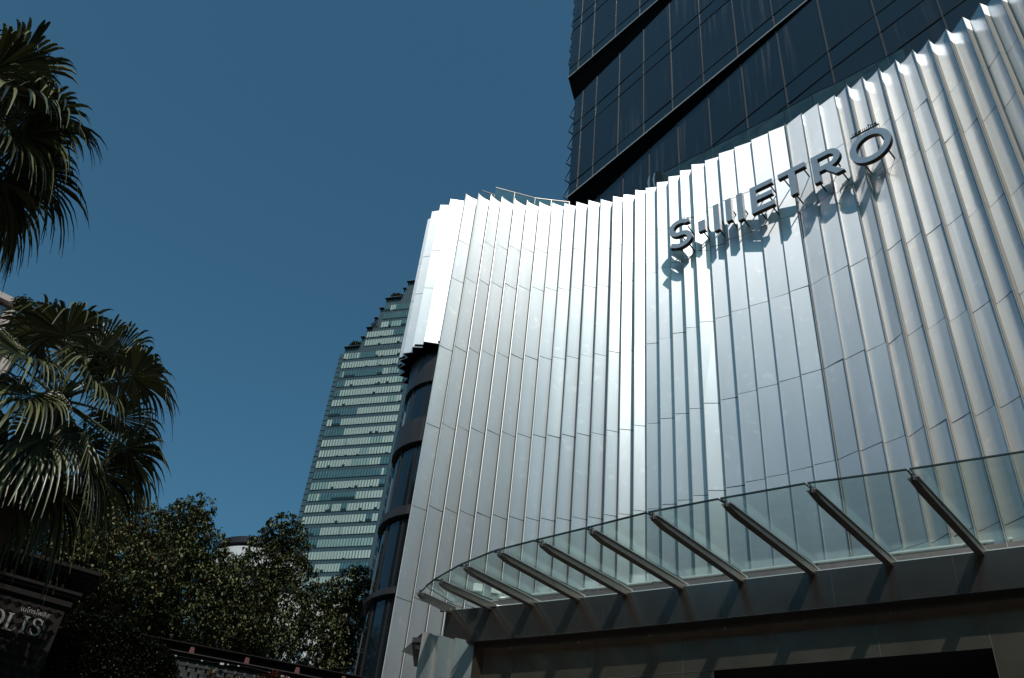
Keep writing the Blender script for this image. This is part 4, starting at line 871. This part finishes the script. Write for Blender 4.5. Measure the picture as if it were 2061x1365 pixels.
# ================================================================== BUILDINGS BEHIND THE TREES
ce = atD(534, 1100, 64); R_d = 3.35; zt4 = zfor(ce[:2]-ce[:2]/np.linalg.norm(ce[:2])*4, 1078)
drum = thing('round_building', (ce[0], ce[1], 0), 'round building with a curved white band and dark flat roof behind the trees', 'building')
def circ(c_, r_, n=64): return [(c_[0]+r_*math.cos(6.28318*k/n), c_[1]+r_*math.sin(6.28318*k/n)) for k in range(n)]
z0 = atD(470, 1112, 61)[2]+.15
b = MB(); b.prism(circ(ce, R_d), z0-.9, z0+.45); b.build('white_band', M['white'], drum)
b = MB(); b.prism(circ(ce, R_d-.25), z0+.46, z0+.7); b.prism(circ(ce, R_d+.05), z0+.71, z0+1.15); b.build('flat_roof', M['roofdark'], drum)
b = MB(); b.prism(circ(ce, R_d-.5), 0, z0-.91); b.build('drum_wall', M['aptwall'], drum)
b = MB(); b.prism(circ((ce[0]+.5, ce[1]), 1.5), z0+1.16, z0+1.45); b.build('roof_box', M['galv'], drum)
wa_, wb_ = atD(520, 1200, 42), atD(690, 1240, 42); zt5 = atD(600, 1200, 42)[2]
wh = thing('low_white_building', ((wa_[0]+wb_[0])/2, (wa_[1]+wb_[1])/2, 0), 'white building glimpsed through gaps in the tree leaves', 'building')
b = MB(); b.prism([wa_[:2], wb_[:2], wb_[:2]*1.15, wa_[:2]*1.15], 0, zt5); b.build('wall', M['white'], wh)
b = MB(); 
for k in range(9):
    for zz_ in np.arange(3, zt5-2, 3.0):
        t0_ = .06+k*.105; A_ = wa_[:2]*(1-t0_)+wb_[:2]*t0_; B_ = wa_[:2]*(1-t0_-.05)+wb_[:2]*(t0_+.05); A_, B_ = A_*.9985, B_*.9985
        b.face([pv(A_, zz_), pv(B_, zz_), pv(B_, zz_+1.6), pv(A_, zz_+1.6)])
b.build('window', M['aptwin'], wh)
# apartment block at the upper left
D_ = 62.; a0_, a1_ = atD(-140, 500, D_), atD(38, 613, D_)
ap = thing('apartment_block', (a1_[0], a1_[1], 0), 'tall apartment block with pink piers half hidden behind the palms', 'building')
ztp = a1_[2]; tv = (a1_-a0_)[:2]; tl = np.linalg.norm(tv); tv /= tl; nvp = np.array([tv[1], -tv[0]])
def app(u, z, d_=0.): q = a1_[:2]-tv*u+nvp*d_; return (q[0], q[1], z)
b = MB(); b.hexa([app(.2, 0), app(12, 0), app(12, 0, -12), app(.2, 0, -12), app(.2, ztp-.5), app(12, ztp-.5), app(12, ztp-.5, -12), app(.2, ztp-.5, -12)]); b.build('wall', M['aptwall'], ap)
b = MB(); b.hexa([app(-.1, ztp-.45, .5), app(12, ztp-.45, .5), app(12, ztp-.45, -12), app(-.1, ztp-.45, -12), app(-.1, ztp, .5), app(12, ztp, .5), app(12, ztp, -12), app(-.1, ztp, -12)]); b.build('roof_slab', M['pink'], ap)
for r_ in range(9):
    zz_ = ztp-1.9-r_*2.0
    for c_ in range(5):
        b = MB(); u = .55+c_*.95; b.hexa([app(u, zz_, .0), app(u+.7, zz_, .0), app(u+.7, zz_, .06), app(u, zz_, .06), app(u, zz_+1.2, .0), app(u+.7, zz_+1.2, .0), app(u+.7, zz_+1.2, .06), app(u, zz_+1.2, .06)]); o = b.build('window', M['aptwin'], ap)
    b = MB(); b.hexa([app(.2, zz_-.35, .0), app(6, zz_-.35, .0), app(6, zz_-.35, .35), app(.2, zz_-.35, .35), app(.2, zz_-.2, .0), app(6, zz_-.2, .0), app(6, zz_-.2, .35), app(.2, zz_-.2, .35)]); b.build('balcony_slab', M['aptwall'], ap)
zl = atD(57, 643, D_)[2]
for u in (-1.25, .05):
    b = MB(); b.hexa([app(u, 0, -.3), app(u+.55, 0, -.3), app(u+.55, 0, .5), app(u, 0, .5), app(u, zl, -.3), app(u+.55, zl-.5, -.3), app(u+.55, zl-.5, .5), app(u, zl, .5)]); b.build('pier', M['pink'], ap)
b = MB(); b.hexa([app(-1.6, 0, -12), app(.19, 0, -12), app(.19, 0, -.35), app(-1.6, 0, -.35), app(-1.6, zl-.4, -12), app(.19, zl-.4, -12), app(.19, zl-.4, -.35), app(-1.6, zl-.4, -.35)]); b.build('side_wing', M['aptwall'], ap)
p = atD(48, 612, 60); root = thing('roof_garden_tree', (p[0], p[1], p[2]-1.2), 'small green tree on the apartment roof behind the palm', 'tree')
d = rng.normal(size=(120, 3)); d /= np.linalg.norm(d, axis=1)[:, None]; C = p+d*np.array([.7, .7, .5])*rng.uniform(.4, 1, (120, 1)); V, Fq, mi = leaf_cloud(C, .22, per=6); np_mesh('crown', V, Fq, mi, LM, root)
b = MB(); b.tube([p-np.array([0, 0, 1.2]), p], [.08, .05], 6); b.build('trunk', M['bark'], root)

# ================================================================== UNSEEN BLOCKS BEHIND THE CAMERA (added to darken reflections in the cladding, fascia and glass)
for (x0, x1, y0, hgt, lab) in ((-80, -24, -42, 46., 'unseen left block with window rows, added behind the camera to darken reflections'), (-20, 24, -46, 48., 'unseen taller middle block added behind the camera to darken reflections in the pleated wall'), (27, 80, -40, 42., 'unseen right block with window rows, added behind the camera to darken reflections')):
    st = thing('reflection_block', ((x0+x1)/2, y0, 0), lab, 'building', 'unseen blocks added for reflections')
    b = MB(); b.box((x0, y0-14, 0), (x1, y0, hgt)); b.build('wall', M['reflection_block_wall'], st)
    for z in np.arange(4, hgt-2, 3.6): b = MB(); b.box((x0+1.5, y0+.002, z), (x1-1.5, y0+.05, z+1.7)); b.build('window_row', M['reflection_block_glass'], st)

st = thing('reflection_block', (-62, -20, 0), 'unseen long side block with window rows, added to darken the fascia reflections', 'building', 'unseen blocks added for reflections')
b = MB(); b.box((-78, -40, 0), (-52, 4, 46)); b.build('wall', M['reflection_block_wall'], st)
for z in np.arange(4, 44, 3.6): b = MB(); b.box((-51.998, -39, z), (-51.95, 3, z+1.7)); b.build('window_row', M['reflection_block_glass'], st)
